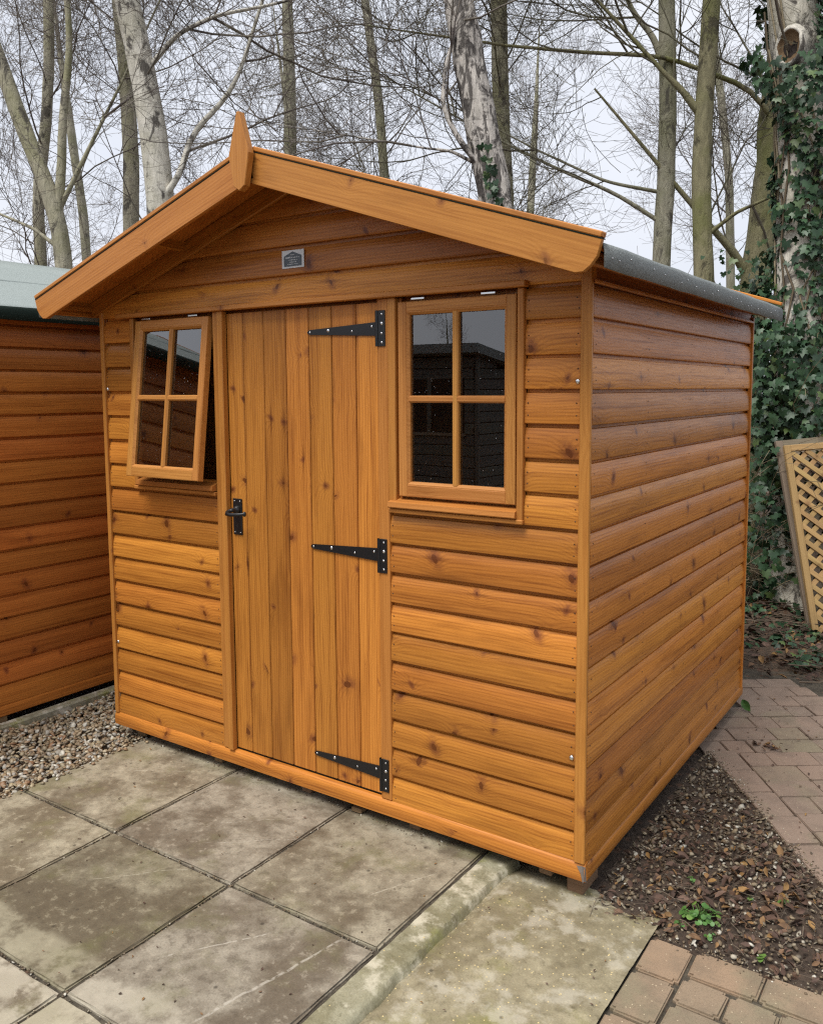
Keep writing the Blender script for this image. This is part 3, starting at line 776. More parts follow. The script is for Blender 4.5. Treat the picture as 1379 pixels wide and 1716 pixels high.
def sticks(name, label, n, f, box, z, L0, L1, r0, r1, mat, lift=0.01, kind='stuff'):
    q = pick(n, f, *box); zz = z(q[:, 0], q[:, 1]) if callable(z) else np.full(n, z)
    L = rng.uniform(L0, L1, n); a = rng.uniform(0, 2 * np.pi, n)
    K = 4; P = np.zeros((n, K, 3)); c = np.column_stack([q, zz + rng.uniform(0.002, lift, n)])
    for k in range(K):
        s = (k / (K - 1) - 0.5) * L
        P[:, k] = c + np.column_stack([np.cos(a) * s, np.sin(a) * s, rng.normal(0, 0.004, n)]) + rng.normal(0, 0.05, (n, 3)) * L[:, None] * np.array([1, 1, 0.15])
    r = rng.uniform(r0, r1, n)[:, None] * np.linspace(1.1, 0.5, K)[None]
    V, F = tubes(P, r, 4)
    return tag(ob(name, npmesh(name, V, F), mat), label=label, kind=kind)
sticks('twig_litter', 'thin dry twigs strewn on the soil bed', 230, lambda x, y: in_bed(x, y, 0.02), (0, .8, -.03, 1.4), GZ, 0.03, 0.16, 0.0008, 0.0022, 'litter_twig', 0.02)
sticks('twig_litter', 'dry twigs strewn on the bank behind the path', 420, lambda x, y: y > 2.72, (-1.0, 1.6, 2.7, 5.2), zb, 0.1, 0.5, 0.0015, 0.005, 'litter_twig', 0.06)

# ================================================================== MAIN SHED
shed = empty('garden_shed', (RX, SD / 2, -0.045))
tag(shed, 'honey stained wooden garden shed with three hinged door straps and one window propped open', 'shed', 'wooden sheds standing side by side')
HW, DW, BW, WW = 'honey_stained_wood', 'door_wood', 'barge_wood', 'window_wood'

# cladding, front
for k in range(-1, 9):
    clad(shed, HW, (-2.488, 0.0, zk(k)), FX, 0.751)
    clad(shed, HW, (-0.803, 0.0, zk(k)), FX, 0.765)
for k in range(9, 16):
    clad(shed, HW, (-2.488, 0.0, zk(k)), FX, 0.200)
    clad(shed, HW, (-0.240, 0.0, zk(k)), FX, 0.202)
# gable boards cut under the roof
def gable_board(parent, mat, zb_, x0, x1, rx, rt, y=0.0):
    me = profile_mesh('gable_board', BOARD, x1 - x0)
    bm = bmesh.new(); bm.from_mesh(me)
    for s in (-1, 1):
        nrm = Vector((s * RS, 0, 1)).normalized()
        co = Vector((rx - x0, 0, rt - zb_ - 0.030))
        bmesh.ops.bisect_plane(bm, geom=bm.verts[:] + bm.edges[:] + bm.faces[:], plane_co=co, plane_no=nrm, clear_outer=True)
    bm.to_mesh(me); bm.free()
    if len(me.polygons): ob('gable_board', me, mat, parent, frame((x0, y, zb_), FX, UZ))
for k in range(16, 21):
    gable_board(shed, HW, zk(k), -SW, 0.0, RX, RT)
# side wall cladding (faces +x) and rear / far walls
for k in range(-1, 16):
    clad(shed, HW, (0.0, 0.006, zk(k)), (0, 1, 0), SD - 0.018)
stick('wall_panel', shed, HW, (-SW + 0.002, SD - 0.03, 0.02), (0, -1, 0), UZ, SD - 0.05, 0.014, 2.02)
stick('wall_panel', shed, HW, (-0.002, SD - 0.004, 0.02), (-1, 0, 0), UZ, SW - 0.02, 0.014, 2.02)
def gable_fill(parent, mat, y, t=0.012):
    x0, x1 = -SW + 0.02, -0.02
    prof = [(x0, 2.0), (x1, 2.0), (x1, roof_z(x1) - 0.035), (RX, RT - 0.035), (x0, roof_z(x0) - 0.035)]
    n = len(prof); V = [(x, y, z) for x, z in prof] + [(x, y + t, z) for x, z in prof]
    F = [tuple(range(n)), tuple(range(2 * n - 1, n - 1, -1))] + [(i, n + i, n + (i + 1) % n, (i + 1) % n) for i in range(n)]
    ob('gable_panel', mesh('gable_panel', V, F), mat, parent)
gable_fill(shed, HW, SD - 0.02)
stick('floor_panel', shed, 'bearer_wood', (-SW + 0.02, SD - 0.02, 0.05), FX, (0, -1, 0), SW - 0.04, 0.018, SD - 0.06)
# corner posts and trims
stick('corner_post', shed, BW, (-0.0005, -0.010, 0.064), UZ, (-1, 0, 0), 2.00, 0.016, 0.0385)
stick('corner_post', shed, BW, (-2.488, -0.010, 0.064), UZ, (-1, 0, 0), 1.985, 0.016, 0.0245)
stick('corner_post', shed, HW, (0.008, SD - 0.012, 0.05), UZ, (0, -1, 0), 1.98, 0.02, -0.02 if False else 0.018)
# plinth boards with a rounded top
PL = [(0.02, 0.0), (0.0, 0.0), (-0.004, 0.003), (-0.006, 0.02), (-0.006, 0.042), (-0.003, 0.054), (0.003, 0.062), (0.008, 0.0655), (0.02, 0.0655)]
me = profile_mesh('plinth_board', PL, SW + 0.004); [setattr(p, 'use_smooth', len(p.vertices) == 4) for p in me.polygons]; me.set_sharp_from_angle(angle=R(45))
ob('plinth_board', me, HW, shed, frame((-SW - 0.002, -0.004, 0.0), FX, UZ))
PL2 = [(0.02, 0.0), (0.0, 0.0), (-0.003, 0.003), (-0.004, 0.02), (-0.004, 0.040), (0.000, 0.054), (0.008, 0.0625), (0.02, 0.0625)]
me = profile_mesh('plinth_board', PL2, SD); [setattr(p, 'use_smooth', len(p.vertices) == 4) for p in me.polygons]; me.set_sharp_from_angle(angle=R(45))
ob('plinth_board', me, HW, shed, frame((-0.001, 0.016, -0.004), (0, 1, 0), UZ))
for xb in (-2.35, -1.8, -1.26, -0.7, -0.14):
    stick('bearer', shed, 'bearer_wood', (xb, 0.035, -0.046), (0, 1, 0), UZ, SD - 0.06, 0.05, 0.044, 0.004)
stick('bearer', shed, 'bearer_wood', (-0.082, 0.034, -0.078), FX, UZ, 0.060, 0.14, 0.076, 0.005)
stick('bearer', shed, 'bearer_wood', (-1.02, 0.012, -0.043), FX, UZ, 0.05, 0.1, 0.02, 0.003)
# torn grey membrane poking out at the corner
def rag():
    V = []; F = []
    pts = [(-0.026, -0.013, 0.058), (-0.004, -0.0145, 0.062), (-0.010, -0.0145, 0.034), (0.001, -0.013, 0.008), (-0.003, -0.012, 0.0), (0.0035, -0.004, 0.055), (0.0045, 0.002, 0.0), (0.000, -0.004, -0.022), (0.004, -0.005, -0.055), (0.001, -0.008, -0.06)]
    F = [(0, 1, 2), (1, 5, 3, 2), (2, 3, 4), (5, 6, 3)]
    pts = pts[:7]
    ob('membrane_scrap', mesh('membrane_scrap', pts, F), 'membrane_grey', shed)
    return
    V = [(-0.035, -0.012, -0.0655), (-0.012, -0.03, -0.064), (0.0, -0.008, -0.060), (0.012, -0.022, -0.066), (0.03, -0.012, -0.0662), (0.012, 0.002, -0.0645)]
    ob('membrane_scrap', mesh('membrane_scrap', V, [(0, 1, 2), (2, 1, 3), (2, 3, 5), (5, 3, 4)]), 'membrane_grey', shed)
rag()

# drip lath over the openings, header behind it
stick('drip_lath', shed, BW, (-2.358, -0.034, 2.001), FX, UZ, 2.132, 0.034, 0.021)
stick('header_board', shed, HW, (-2.29, 0.041, 1.955), FX, UZ, 2.055, 0.02, 0.055)
# door posts
stick('door_jamb', shed, BW, (-1.700, -0.006, 0.066), UZ, (-1, 0, 0), 1.935, 0.03, 0.037)
stick('door_jamb', shed, BW, (-1.669, -0.016, 0.066), UZ, (-1, 0, 0), 1.935, 0.03, 0.031)
stick('door_jamb', shed, BW, (-0.8035, -0.004, 0.066), UZ, (-1, 0, 0), 1.935, 0.03, 0.051)
# door
edges = [-1.6685, -1.572, -1.4536, -1.329, -1.206, -1.0879, -0.968, -0.8575]
door = ob('door', npmesh('door', [(-1.668, 0.0245, 0.078), (-0.858, 0.0245, 0.078), (-0.858, 0.0245, 1.99), (-1.668, 0.0245, 1.99), (-1.668, 0.04, 0.078), (-0.858, 0.04, 0.078), (-0.858, 0.04, 1.99), (-1.668, 0.04, 1.99)], [(0, 1, 2, 3), (7, 6, 5, 4), (0, 4, 5, 1), (1, 5, 6, 2), (2, 6, 7, 3), (3, 7, 4, 0)], False), 'dark_void', shed)
for a, c in zip(edges[:-1], edges[1:]):
    wd = c - a - 0.0030
    DB = [(0.014, 0.0), (0.0040, 0.0), (0.0, 0.0034), (0.0, wd - 0.0034), (0.0040, wd), (0.014, wd)]
    ob('door_board', profile_mesh('door_board', DB, 1.912), DW, door, frame((c - 0.0015, 0.010 + random.uniform(0, .0006), 0.077), UZ, (-1, 0, 0)))
# strap hinges
def hinge(z):
    hx = -0.853
    V2 = [(hx, 0.026), (-1.188, 0.0095), (-1.200, 0.0075), (-1.2065, 0.0), (-1.200, -0.0075), (-1.188, -0.0095), (hx, -0.026)]
    n = len(V2); yA, yB = 0.0045, 0.0098
    V = [(x, yA, zz) for x, zz in V2] + [(x, yB, zz) for x, zz in V2]
    F = [tuple(range(n))] + [(i, n + i, n + (i + 1) % n, (i + 1) % n) for i in range(n)]
    me = mesh('hinge', V, F); bm = bmesh.new(); bm.from_mesh(me); bmesh.ops.recalc_face_normals(bm, faces=bm.faces)
    bm.to_mesh(me); bm.free()
    h = ob('hinge', me, 'black_iron', shed, Matrix.Translation((0, 0, z)))
    stick('hinge_plate', h, 'black_iron', (-0.8455, -0.0085, z - 0.066), FX, UZ, 0.031, 0.004, 0.132, 0.001)
    ob('knuckle', tube_mesh('knuckle', [(0, 0, -0.066), (0, 0, -0.02), (0, 0, 0.02), (0, 0, 0.066)], [0.0075] * 4, 10), 'black_iron', h, Matrix.Translation((-0.853, -0.005, z)))
    for (x, zz, r) in [(-1.192, 0.0, .0042), (-1.098, 0.003, .0072), (-0.98, -0.004, .0042), (-0.885, 0.010, .005), (-0.829, 0.052, .0042), (-0.829, 0.018, .0070), (-0.830, -0.018, .005), (-0.829, -0.052, .0045)]:
        yy_ = 0.0045 if x < -0.86 else -0.0085
        V, F = stamp(*ICO2, np.array([[[r, 0, 0], [0, r * .45, 0], [0, 0, r]]]), np.zeros((1, 3)))
        ob('screw', npmesh('screw', V, F), 'zinc', h, Matrix.Translation((x, yy_, z + zz)))
for z in (1.892, 1.034, 0.163): hinge(z)
# lever handle
hp = stick('door_handle', shed, 'black_iron', (-1.6505, 0.0045, 1.042), FX, UZ, 0.053, 0.0055, 0.158, 0.0015)
ob('handle_boss', tube_mesh('boss', [(0, 0.004, 0), (0, -0.006, 0), (0, -0.010, 0), (0, -0.022, 0), (0, -0.034, 0), (0, -0.040, 0)], [.0185, .0185, .014, .0095, .0095, .001], 16), 'black_iron', hp, Matrix.Translation((-1.624, 0.0015, 1.152)))
lv = [(-0.002, -0.034, 0.0), (-0.008, -0.046, -0.006), (-0.002, -0.054, -0.012), (0.02, -0.055, -0.014), (0.045, -0.051, -0.012), (0.07, -0.045, -0.010), (0.083, -0.036, -0.008)]
ob('lever', tube_mesh('lever', lv, [.008, .0085, .009, .0085, .0075, .0065, .006], 12), 'black_iron', hp, Matrix.Translation((-1.624, 0.0, 1.152)))
V, F = stamp(*ICO2, np.array([[[.008, 0, 0], [0, .008, 0], [0, 0, .0115]]]), np.zeros((1, 3)))
ob('lever_end', npmesh('lever_end', V, F), 'black_iron', hp, Matrix.Translation((-1.541, -0.034, 1.143)))
ob('keyhole', mesh('keyhole', [(-.003, 0, -.011), (.003, 0, -.011), (.002, 0, 0), (.0036, 0, .004), (0, 0, .008), (-.0036, 0, .004), (-.002, 0, 0)], [(0, 1, 2, 3, 4, 5, 6)]), 'dark_void', hp, Matrix.Translation((-1.624, 0.0040, 1.088)))
for dx_, dz_ in ((-.014, .068), (.014, .068), (-.014, -.068), (.014, -.068)):
    V, F = stamp(*ICO1, np.array([[[.0036, 0, 0], [0, .0018, 0], [0, 0, .0036]]]), np.zeros((1, 3)))
    ob('screw', npmesh('screw', V, F), 'zinc', hp, Matrix.Translation((-1.624 + dx_ * 1.15, 0.0042, 1.121 + dz_)))

# windows: casing, sill, sash with cross bars and four panes
def sash(parent, x0, x1, z0, z1, M):
    """sash in local coords: x 0..w, z 0..h, face y=0; M world"""
    w_, h_ = x1 - x0, z1 - z0
    st, bot, bar, T = 0.038, 0.046, 0.026, 0.028
    s = ob('window', box_mesh(0.01, 0.01, 0.01, 0), None, parent, M)
    # the sash frame ring is the part's own mesh
    o_ = [(0, 0), (w_, 0), (w_, h_), (0, h_)]; i_ = [(st, bot), (w_ - st, bot), (w_ - st, h_ - st), (st, h_ - st)]
    e = 0.009
    i2 = [(a + (e if k in (0, 3) else -e), b_ + (e if k in (0, 1) else -e)) for k, (a, b_) in enumerate(i_)]
    V = []
    for ring_, y_ in ((o_, 0.0), (i_, 0.0), (i2, 0.008), (i2, T), (o_, T)): V += [(a, y_, b_) for a, b_ in ring_]
    F = []
    for rr in range(4):
        for k in range(4):
            a, b_ = rr * 4 + k, rr * 4 + (k + 1) % 4; F.append((a, b_, b_ + 4, a + 4))
    for k in range(4): F.append((16 + k, 16 + (k + 1) % 4, (k + 1) % 4, k))
    me = mesh('sash', V, F); bm = bmesh.new(); bm.from_mesh(me); bmesh.ops.recalc_face_normals(bm, faces=bm.faces)
    bm.to_mesh(me); bm.free(); me.materials.append(MAT[WW]); s.data = me
    def sub(name, lx, ly, lz, L, Tt, W, vertical, bev=0.004, mat=WW):
        m2 = box_mesh(L, Tt, W, bev)
        if m2.materials and m2.materials[0] is not MAT[mat]: m2 = m2.copy(); m2.materials.clear()
        loc = M @ (frame((lx, ly, lz), UZ, (-1, 0, 0)) if vertical else frame((lx, ly, lz), FX, UZ))
        return ob(name, m2, mat, s, loc)
    # overlay stiles and rails so joints show
    sub('stile', st - 0.001, -0.0022, 0.001, h_ - 0.002, 0.006, st - 0.002, True, 0.0018)
    sub('stile', w_ - 0.001, -0.0022, 0.001, h_ - 0.002, 0.006, st - 0.002, True, 0.0018)
    sub('rail', st, -0.0018, 0.001, w_ - 2 * st, 0.006, bot - 0.004, False, 0.0018)
    sub('rail', st, -0.0018, h_ - st + 0.003, w_ - 2 * st, 0.006, st - 0.004, False, 0.0018)
    cx = w_ / 2; cz = bot + (h_ - bot - st) * 0.5
    sub('glazing_bar', cx + bar / 2, 0.001, bot, h_ - bot - st, 0.026, bar, True, 0.006)
    sub('glazing_bar', st, 0.002, cz - bar / 2, w_ - 2 * st, 0.024, bar, False, 0.006)
    for xa, xb in ((st + 0.004, cx - bar / 2 + .003), (cx + bar / 2 - .003, w_ - st - 0.004)):
        for za, zb_ in ((bot + 0.004, cz - bar / 2 + .003), (cz + bar / 2 - .003, h_ - st - 0.004)):
            yg = 0.019
            pane = ob('pane', mesh('pane', [(xa, yg, za), (xb, yg, za), (xb, yg, zb_), (xa, yg, zb_)], [(0, 1, 2, 3)]), 'glass', s, M)
            n = random.randint(9, 16)
            px = rng.uniform(xa + .012, xb - .012, n); u = rng.uniform(0, 1, n)
            pz = np.where(rng.uniform(size=n) < 0.5, za + .012 + (zb_ - za) * 0.25 * u ** 1.6, za + .02 + (zb_ - za - .05) * u)
            r_ = rng.uniform(0.0007, 0.0015, n)
            mats = np.zeros((n, 3, 3)); mats[:, 0, 0] = r_; mats[:, 1, 1] = r_ * .55; mats[:, 2, 2] = r_ * rng.uniform(1.0, 1.5, n)
            V, F = stamp(*ICO1, mats, np.column_stack([px, np.full(n, yg - .0007), pz]))
            d_ = ob('rain_drop', npmesh('rain_drop', V, F), 'drop', s, M); d_['kind'] = 'stuff'
    return s
WH, WWD = 0.712, 0.485
sash(shed, -0.757, -0.272, 1.270, 1.982, Matrix.Translation((-0.757, -0.004, 1.270)))
ang = R(6.9)
Ml = Matrix.Translation((-2.236, -0.012, 1.984)) @ Matrix.Rotation(-ang, 4, 'X') @ Matrix.Translation((0, 0, -WH))
sash(shed, -2.242, -1.757, 1.27, 1.982, Ml)
# casings
stick('window_casing', shed, BW, (-0.768, -0.010, 1.225), UZ, (-1, 0, 0), 0.775, 0.03, 0.0345)
stick('window_casing', shed, BW, (-0.241, -0.012, 1.218), UZ, (-1, 0, 0), 0.782, 0.03, 0.024)
stick('window_casing', shed, BW, (-2.262, -0.012, 1.222), UZ, (-1, 0, 0), 0.778, 0.03, 0.027)
stick('window_casing', shed, HW, (-0.757, 0.030, 1.235), FX, UZ, 0.49, 0.02, 0.03)
stick('window_casing', shed, HW, (-2.25, 0.028, 1.235), FX, UZ, 0.50, 0.02, 0.034)
stick('window_casing', shed, HW, (-0.2655, 0.012, 1.24), UZ, (-1, 0, 0), 0.76, 0.04, 0.012, 0.002)
stick('window_casing', shed, HW, (-0.7545, 0.012, 1.24), UZ, (-1, 0, 0), 0.76, 0.04, 0.012, 0.002)
def sill(x0, x1, z, T=0.034):
    pr = [(0.03, 0.0), (-T, 0.0), (-T - .003, 0.004), (-T, 0.022), (0.012, 0.034), (0.03, 0.034)]
    ob('window_sill', profile_mesh('window_sill', pr, x1 - x0), BW, shed, frame((x0, 0.0, z), FX, UZ))
sill(-0.795, -0.262, 1.226, 0.026); sill(-2.258, -1.742, 1.226, 0.026)
stick('sill_lath', shed, BW, (-0.8, -0.018, 1.2055), FX, UZ, 0.562, 0.02, 0.0165)
stick('sill_lath', shed, BW, (-2.288, -0.018, 1.2055), FX, UZ, 0.55, 0.02, 0.0165)
# window hinges under the lath
for hx_, zz in ((-0.665, 1.987), (-0.375, 1.987), (-2.165, 1.988), (-1.85, 1.988)):
    stick('window_hinge', shed, 'zinc', (hx_ - .028, -0.014, zz), FX, UZ, 0.056, 0.012, 0.007, 0.001)

# roof: deck, felt, barge boards, capping, finial, trims
YF, YB = -0.235, SD + 0.045
def roof(parent, rx, rt, slope, half, yf, yb, deck, feltm, edge, drop=0.075):
    for s in (-1, 1):
        X = (s, 0, -slope); L = math.hypot(1, slope)
        xe = rx + s * half; ze = rt - slope * half
        # deck
        V = []
        for (dx_, dz_) in ((0.0, -0.0055), (half - .006, -0.0055 - slope * (half - .006)), (half - .006, -0.021 - slope * (half - .006)), (0.0, -0.021)):
            for y_ in (yf, yb): V.append((rx + s * dx_, y_, rt + dz_))
        F = [(0, 2, 3, 1), (2, 4, 5, 3), (4, 6, 7, 5), (6, 0, 1, 7), (0, 6, 4, 2), (1, 3, 5, 7)]
        me = mesh('roof_deck', V, F); bm = bmesh.new(); bm.from_mesh(me); bmesh.ops.recalc_face_normals(bm, faces=bm.faces); bm.to_mesh(me); bm.free()
        ob('roof_deck', me, deck, parent)
        # felt: down the slope, rounding over the eave and hanging
        pr = [(0.0, 0.0)] + [(half * q, -slope * half * q) for q in (0.25, 0.5, 0.75, 0.97)] + [(half + .001, -slope * half - .004), (half + .006, -slope * half - .016), (half + .007, -slope * half - .03), (half + .006, -slope * half - drop)]
        inner = [(a - (.0 if k < 5 else .004), b_ - (.004 if k < 6 else 0.0)) for k, (a, b_) in enumerate(pr)]
        pts = pr + inner[::-1]; n = len(pts)
        ny = 14; V = []
        for j in range(ny + 1):
            y_ = yf - 0.001 + (yb - yf + .002) * j / ny
            for k, (a, b_) in enumerate(pts):
                wv = 0.0016 * math.sin(j * 2.3 + k) if 0 < k < n - 1 else 0
                V.append((rx + s * (a + wv * .6), y_, rt + b_ + wv))
        F = [(j * n + k, j * n + (k + 1) % n, (j + 1) * n + (k + 1) % n, (j + 1) * n + k) for j in range(ny) for k in range(n)]
        F += [tuple(range(n)), tuple(range((ny + 1) * n - 1, ny * n - 1, -1))]
        me = mesh('roof_felt', V, F, True); me.materials.append(MAT[feltm]); me.materials.append(MAT[edge])
        bm = bmesh.new(); bm.from_mesh(me); bmesh.ops.recalc_face_normals(bm, faces=bm.faces); bm.to_mesh(me); bm.free()
        for p in me.polygons:
            c = p.center
            if abs(c.x - rx) > half + .003: p.material_index = 1
        fo = ob('roof_felt', me, None, parent)
        m_ = int((yb - yf) / 0.095)
        dots('clout_nail', fo, 'zinc', [(rx + s * (half + .009), yf + 0.03 + 0.095 * i + random.uniform(-.022, .022), ze - drop * 0.55 + random.uniform(-.013, .013)) for i in range(m_) if random.random() > .1], 0.0032, (s, 0, 0), 0.5)
HALF = 1.382
roof(shed, RX, RT, RS, HALF, YF, YB, 'neighbour_wood', 'felt_grey', 'felt_grey')
th = math.atan(RS)
def barge(parent, s, rx, rt, half, yface, mat, depth=0.108, T=0.018):
    L = half / math.cos(th) + 0.003
    # outline in local (x along slope from ridge, z down from top)
    c = 0.05
    out_ = [(0, 0), (L, 0), (L + .001, -depth * 0.45), (L - 0.010, -depth * 0.72), (L - 0.026, -depth * 0.92), (L - 0.050, -depth), (0 + depth * math.tan(th) * 0, -depth)]
    n = len(out_)
    V = [(x, 0, z) for x, z in out_] + [(x, T, z) for x, z in out_]
    F = [tuple(range(n)), tuple(range(2 * n - 1, n - 1, -1))] + [(i, n + i, n + (i + 1) % n, (i + 1) % n) for i in range(n)]
    me = mesh('barge_board', V, F); bm = bmesh.new(); bm.from_mesh(me); bmesh.ops.recalc_face_normals(bm, faces=bm.faces)
    bmesh.ops.bevel(bm, geom=[e for e in bm.edges if abs(e.verts[0].co.y - e.verts[1].co.y) < 1e-5], offset=0.0015, segments=1, affect='EDGES')
    bm.to_mesh(me); bm.free()
    if s > 0: M = frame((rx, yface, rt), (math.cos(th), 0, -math.sin(th)), (math.sin(th), 0, math.cos(th)))
    else:
        M = frame((rx, yface, rt), (math.cos(th), 0, -math.sin(th)), (math.sin(th), 0, math.cos(th)))
        M = Matrix.Translation((rx, yface, rt)) @ Matrix.Diagonal((-1, 1, 1, 1)) @ Matrix.Translation((-rx, -yface, -rt)) @ M
        # bake the mirror into the mesh to keep scale positive
        me.transform(Matrix.Translation((-rx, -yface, -rt)) @ M); me.flip_normals(); M = Matrix.Translation((rx, yface, rt))
        Rm = Matrix.Rotation(-th, 4, 'Y'); me.transform(Rm.inverted()); M = M @ Rm
    return ob('barge_board', me, mat, parent, M)
for s in (-1, 1):
    barge(shed, s, RX, RT + 0.004, HALF, -0.255, BW)
    X = Vector((s * math.cos(th), 0, -math.sin(th)))
    if s > 0: stick('felt_strip', shed, 'felt_edge', (RX + .03, -0.2562, RT + 0.0044 - .03 * RS), X, (math.sin(th), 0, math.cos(th)), HALF / math.cos(th) - .03, 0.03, 0.0035, 0)
    else: stick('felt_strip', shed, 'felt_edge', Vector((RX, -0.2562, RT + 0.0044)) + X * (HALF / math.cos(th)), -X, (-math.sin(th), 0, math.cos(th)), HALF / math.cos(th) - .03, 0.03, 0.0035, 0)
    if s > 0: stick('capping_lath', shed, BW, (RX + .03, -0.259, RT + 0.0080 - .03 * RS), X, (math.sin(th), 0, math.cos(th)), HALF / math.cos(th) - .03, 0.034, 0.017)
    else:
        e = Vector((RX, -0.259, RT + 0.0080)) + X * (HALF / math.cos(th))
        stick('capping_lath', shed, BW, e, -X, (-math.sin(th), 0, math.cos(th)), HALF / math.cos(th) - .03, 0.034, 0.017)
    # rear capping
    if s > 0: stick('capping_lath', shed, HW, (RX, YB - .034, RT + 0.006), X, (math.sin(th), 0, math.cos(th)), HALF / math.cos(th) + .003, 0.034, 0.017)
    # gable trim on the wall face
    if s > 0: stick('gable_trim', shed, HW, Vector((RX, -0.019, RT - 0.095)), X, (math.sin(th), 0, math.cos(th)), 1.30, 0.018, 0.070)
    else:
        e = Vector((RX, -0.019, RT - 0.095)) + X * 1.36
        stick('gable_trim', shed, HW, e, -X, (-math.sin(th), 0, math.cos(th)), 1.36, 0.018, 0.070)
# eave fascia, side lath, purlins
for s in (-1, 1):
    xe = RX + s * (HALF - .028); ze = RT - RS * HALF
    stick('eave_fascia', shed, HW, (xe - .01, YF + .002, ze - 0.058), (0, 1, 0), UZ, YB - YF - .01, 0.018, 0.040)
    for q in (0.44, 0.93):
        xp = RX + s * HALF * q
        stick('purlin', shed, HW, (xp - .02, YF + .003, roof_z(xp) - 0.066), (0, 1, 0), UZ, YB - YF - .01, 0.038, 0.042)
stick('ridge_purlin', shed, HW, (RX - .02, YF + .003, RT - 0.075), (0, 1, 0), UZ, YB - YF - .01, 0.038, 0.045)
stick('wall_plate', shed, 'neighbour_wood', (-0.006, 0.02, 2.0), (0, 1, 0), UZ, SD - .05, 0.02, 0.085)
stick('eave_lath', shed, HW, (0.009, 0.0, 1.998), (0, 1, 0), UZ, SD - .02, 0.008, 0.012, 0.002)
# finial
fo_ = [(-0.0065, 0.150), (0.0065, 0.150), (0.052, 0.0), (0.028, -0.113), (0.0, -0.130), (-0.028, -0.113), (-0.052, 0.0)]
n = len(fo_); V = [(x, 0, z) for x, z in fo_] + [(x, 0.030, z) for x, z in fo_]
F = [tuple(range(n)), tuple(range(2 * n - 1, n - 1, -1))] + [(i, n + i, n + (i + 1) % n, (i + 1) % n) for i in range(n)]
me = mesh('finial', V, F); bm = bmesh.new(); bm.from_mesh(me); bmesh.ops.recalc_face_normals(bm, faces=bm.faces)
bmesh.ops.bevel(bm, geom=[e for e in bm.edges if abs(e.verts[0].co.y - e.verts[1].co.y) < 1e-5], offset=0.0025, segments=1, affect='EDGES'); 
bm.to_mesh(me); bm.free()
me.transform(Matrix.Rotation(R(90), 4, 'Y'))       # grain runs up the finial
fin = ob('finial', me, BW, shed, Matrix.Translation((RX - .004, -0.292, 2.522)) @ Matrix.Rotation(R(-90), 4, 'Y'))

# maker's plaque with a house shaped dark panel and rows of small print
plq = stick('plaque', shed, 'plaque_white', (-1.3245, -0.0045, 2.148), FX, UZ, 0.116, 0.004, 0.070, 0.0005)
hv = [(-0.047, -0.028), (0.047, -0.028), (0.047, 0.012), (0.0, 0.029), (-0.047, 0.012)]
hp2 = ob('plaque_panel', mesh('plaque_panel', [(x, 0, z) for x, z in hv], [tuple(range(5))]), 'plaque_grey', plq, Matrix.Translation((-1.2665, -0.0052, 2.183)))
V = []; F = []
for (zc, half_, h_) in ((0.0165, 0.012, 0.003), (0.0065, 0.038, 0.006), (-0.0035, 0.022, 0.0036), (-0.0115, 0.019, 0.0042), (-0.0195, 0.027, 0.0036)):
    x = -half_
    while x < half_ - .001:
        wd = random.uniform(.0016, .0034); b_ = len(V)
        if random.random() < .84:
            hh = h_ * random.uniform(.55, 1.0)
            V += [(x, 0, zc - h_ / 2), (x + wd * .8, 0, zc - h_ / 2), (x + wd * .8, 0, zc - h_ / 2 + hh), (x, 0, zc - h_ / 2 + hh)]; F.append((b_, b_ + 1, b_ + 2, b_ + 3))
        x += wd
o = ob('small_print', mesh('small_print', V, F), 'plaque_white', plq, Matrix.Translation((-1.2665, -0.0058, 2.183))); o['kind'] = 'stuff'
# coach bolts
for (x_, z_) in ((-0.049, 1.689), (-0.054, 0.425), (-2.480, 1.674), (-2.478, 0.428)):
    V, F = stamp(*ICO2, np.array([[[.009, 0, 0], [0, .005, 0], [0, 0, .009]]]), np.zeros((1, 3)))
    ob('bolt', npmesh('bolt', V, F), 'zinc', shed, Matrix.Translation((x_, -0.001, z_)))
# nail heads
pts = []
for k in range(-1, 16):
    for dz_ in (0.03, 0.068):
        z_ = zk(k) + dz_ + random.uniform(-.006, .006)
        pts.append((-0.052 + random.uniform(-.004, .004), 0, z_))
        pts.append((-2.475 + random.uniform(-.004, .004), 0, z_))
        if k < 9: pts += [(-1.752 + random.uniform(-.003, .003), 0, z_), (-0.79 + random.uniform(-.003, .003), 0, z_)]
        else: pts += [(-0.226 + random.uniform(-.003, .003), 0, z_)]
dots('nail_head', shed, 'dark_nail', pts, 0.0027, (0, -1, 0), 0.3)
pts = [(0, y_ + random.uniform(-.004, .004), zk(k) + dz_) for k in range(-1, 16) for y_ in (0.03, 0.53, 1.06, 1.6, 2.08) for dz_ in (0.028, 0.07)]
dots('nail_head', shed, 'dark_nail', pts, 0.0027, (1, 0, 0), 0.3)

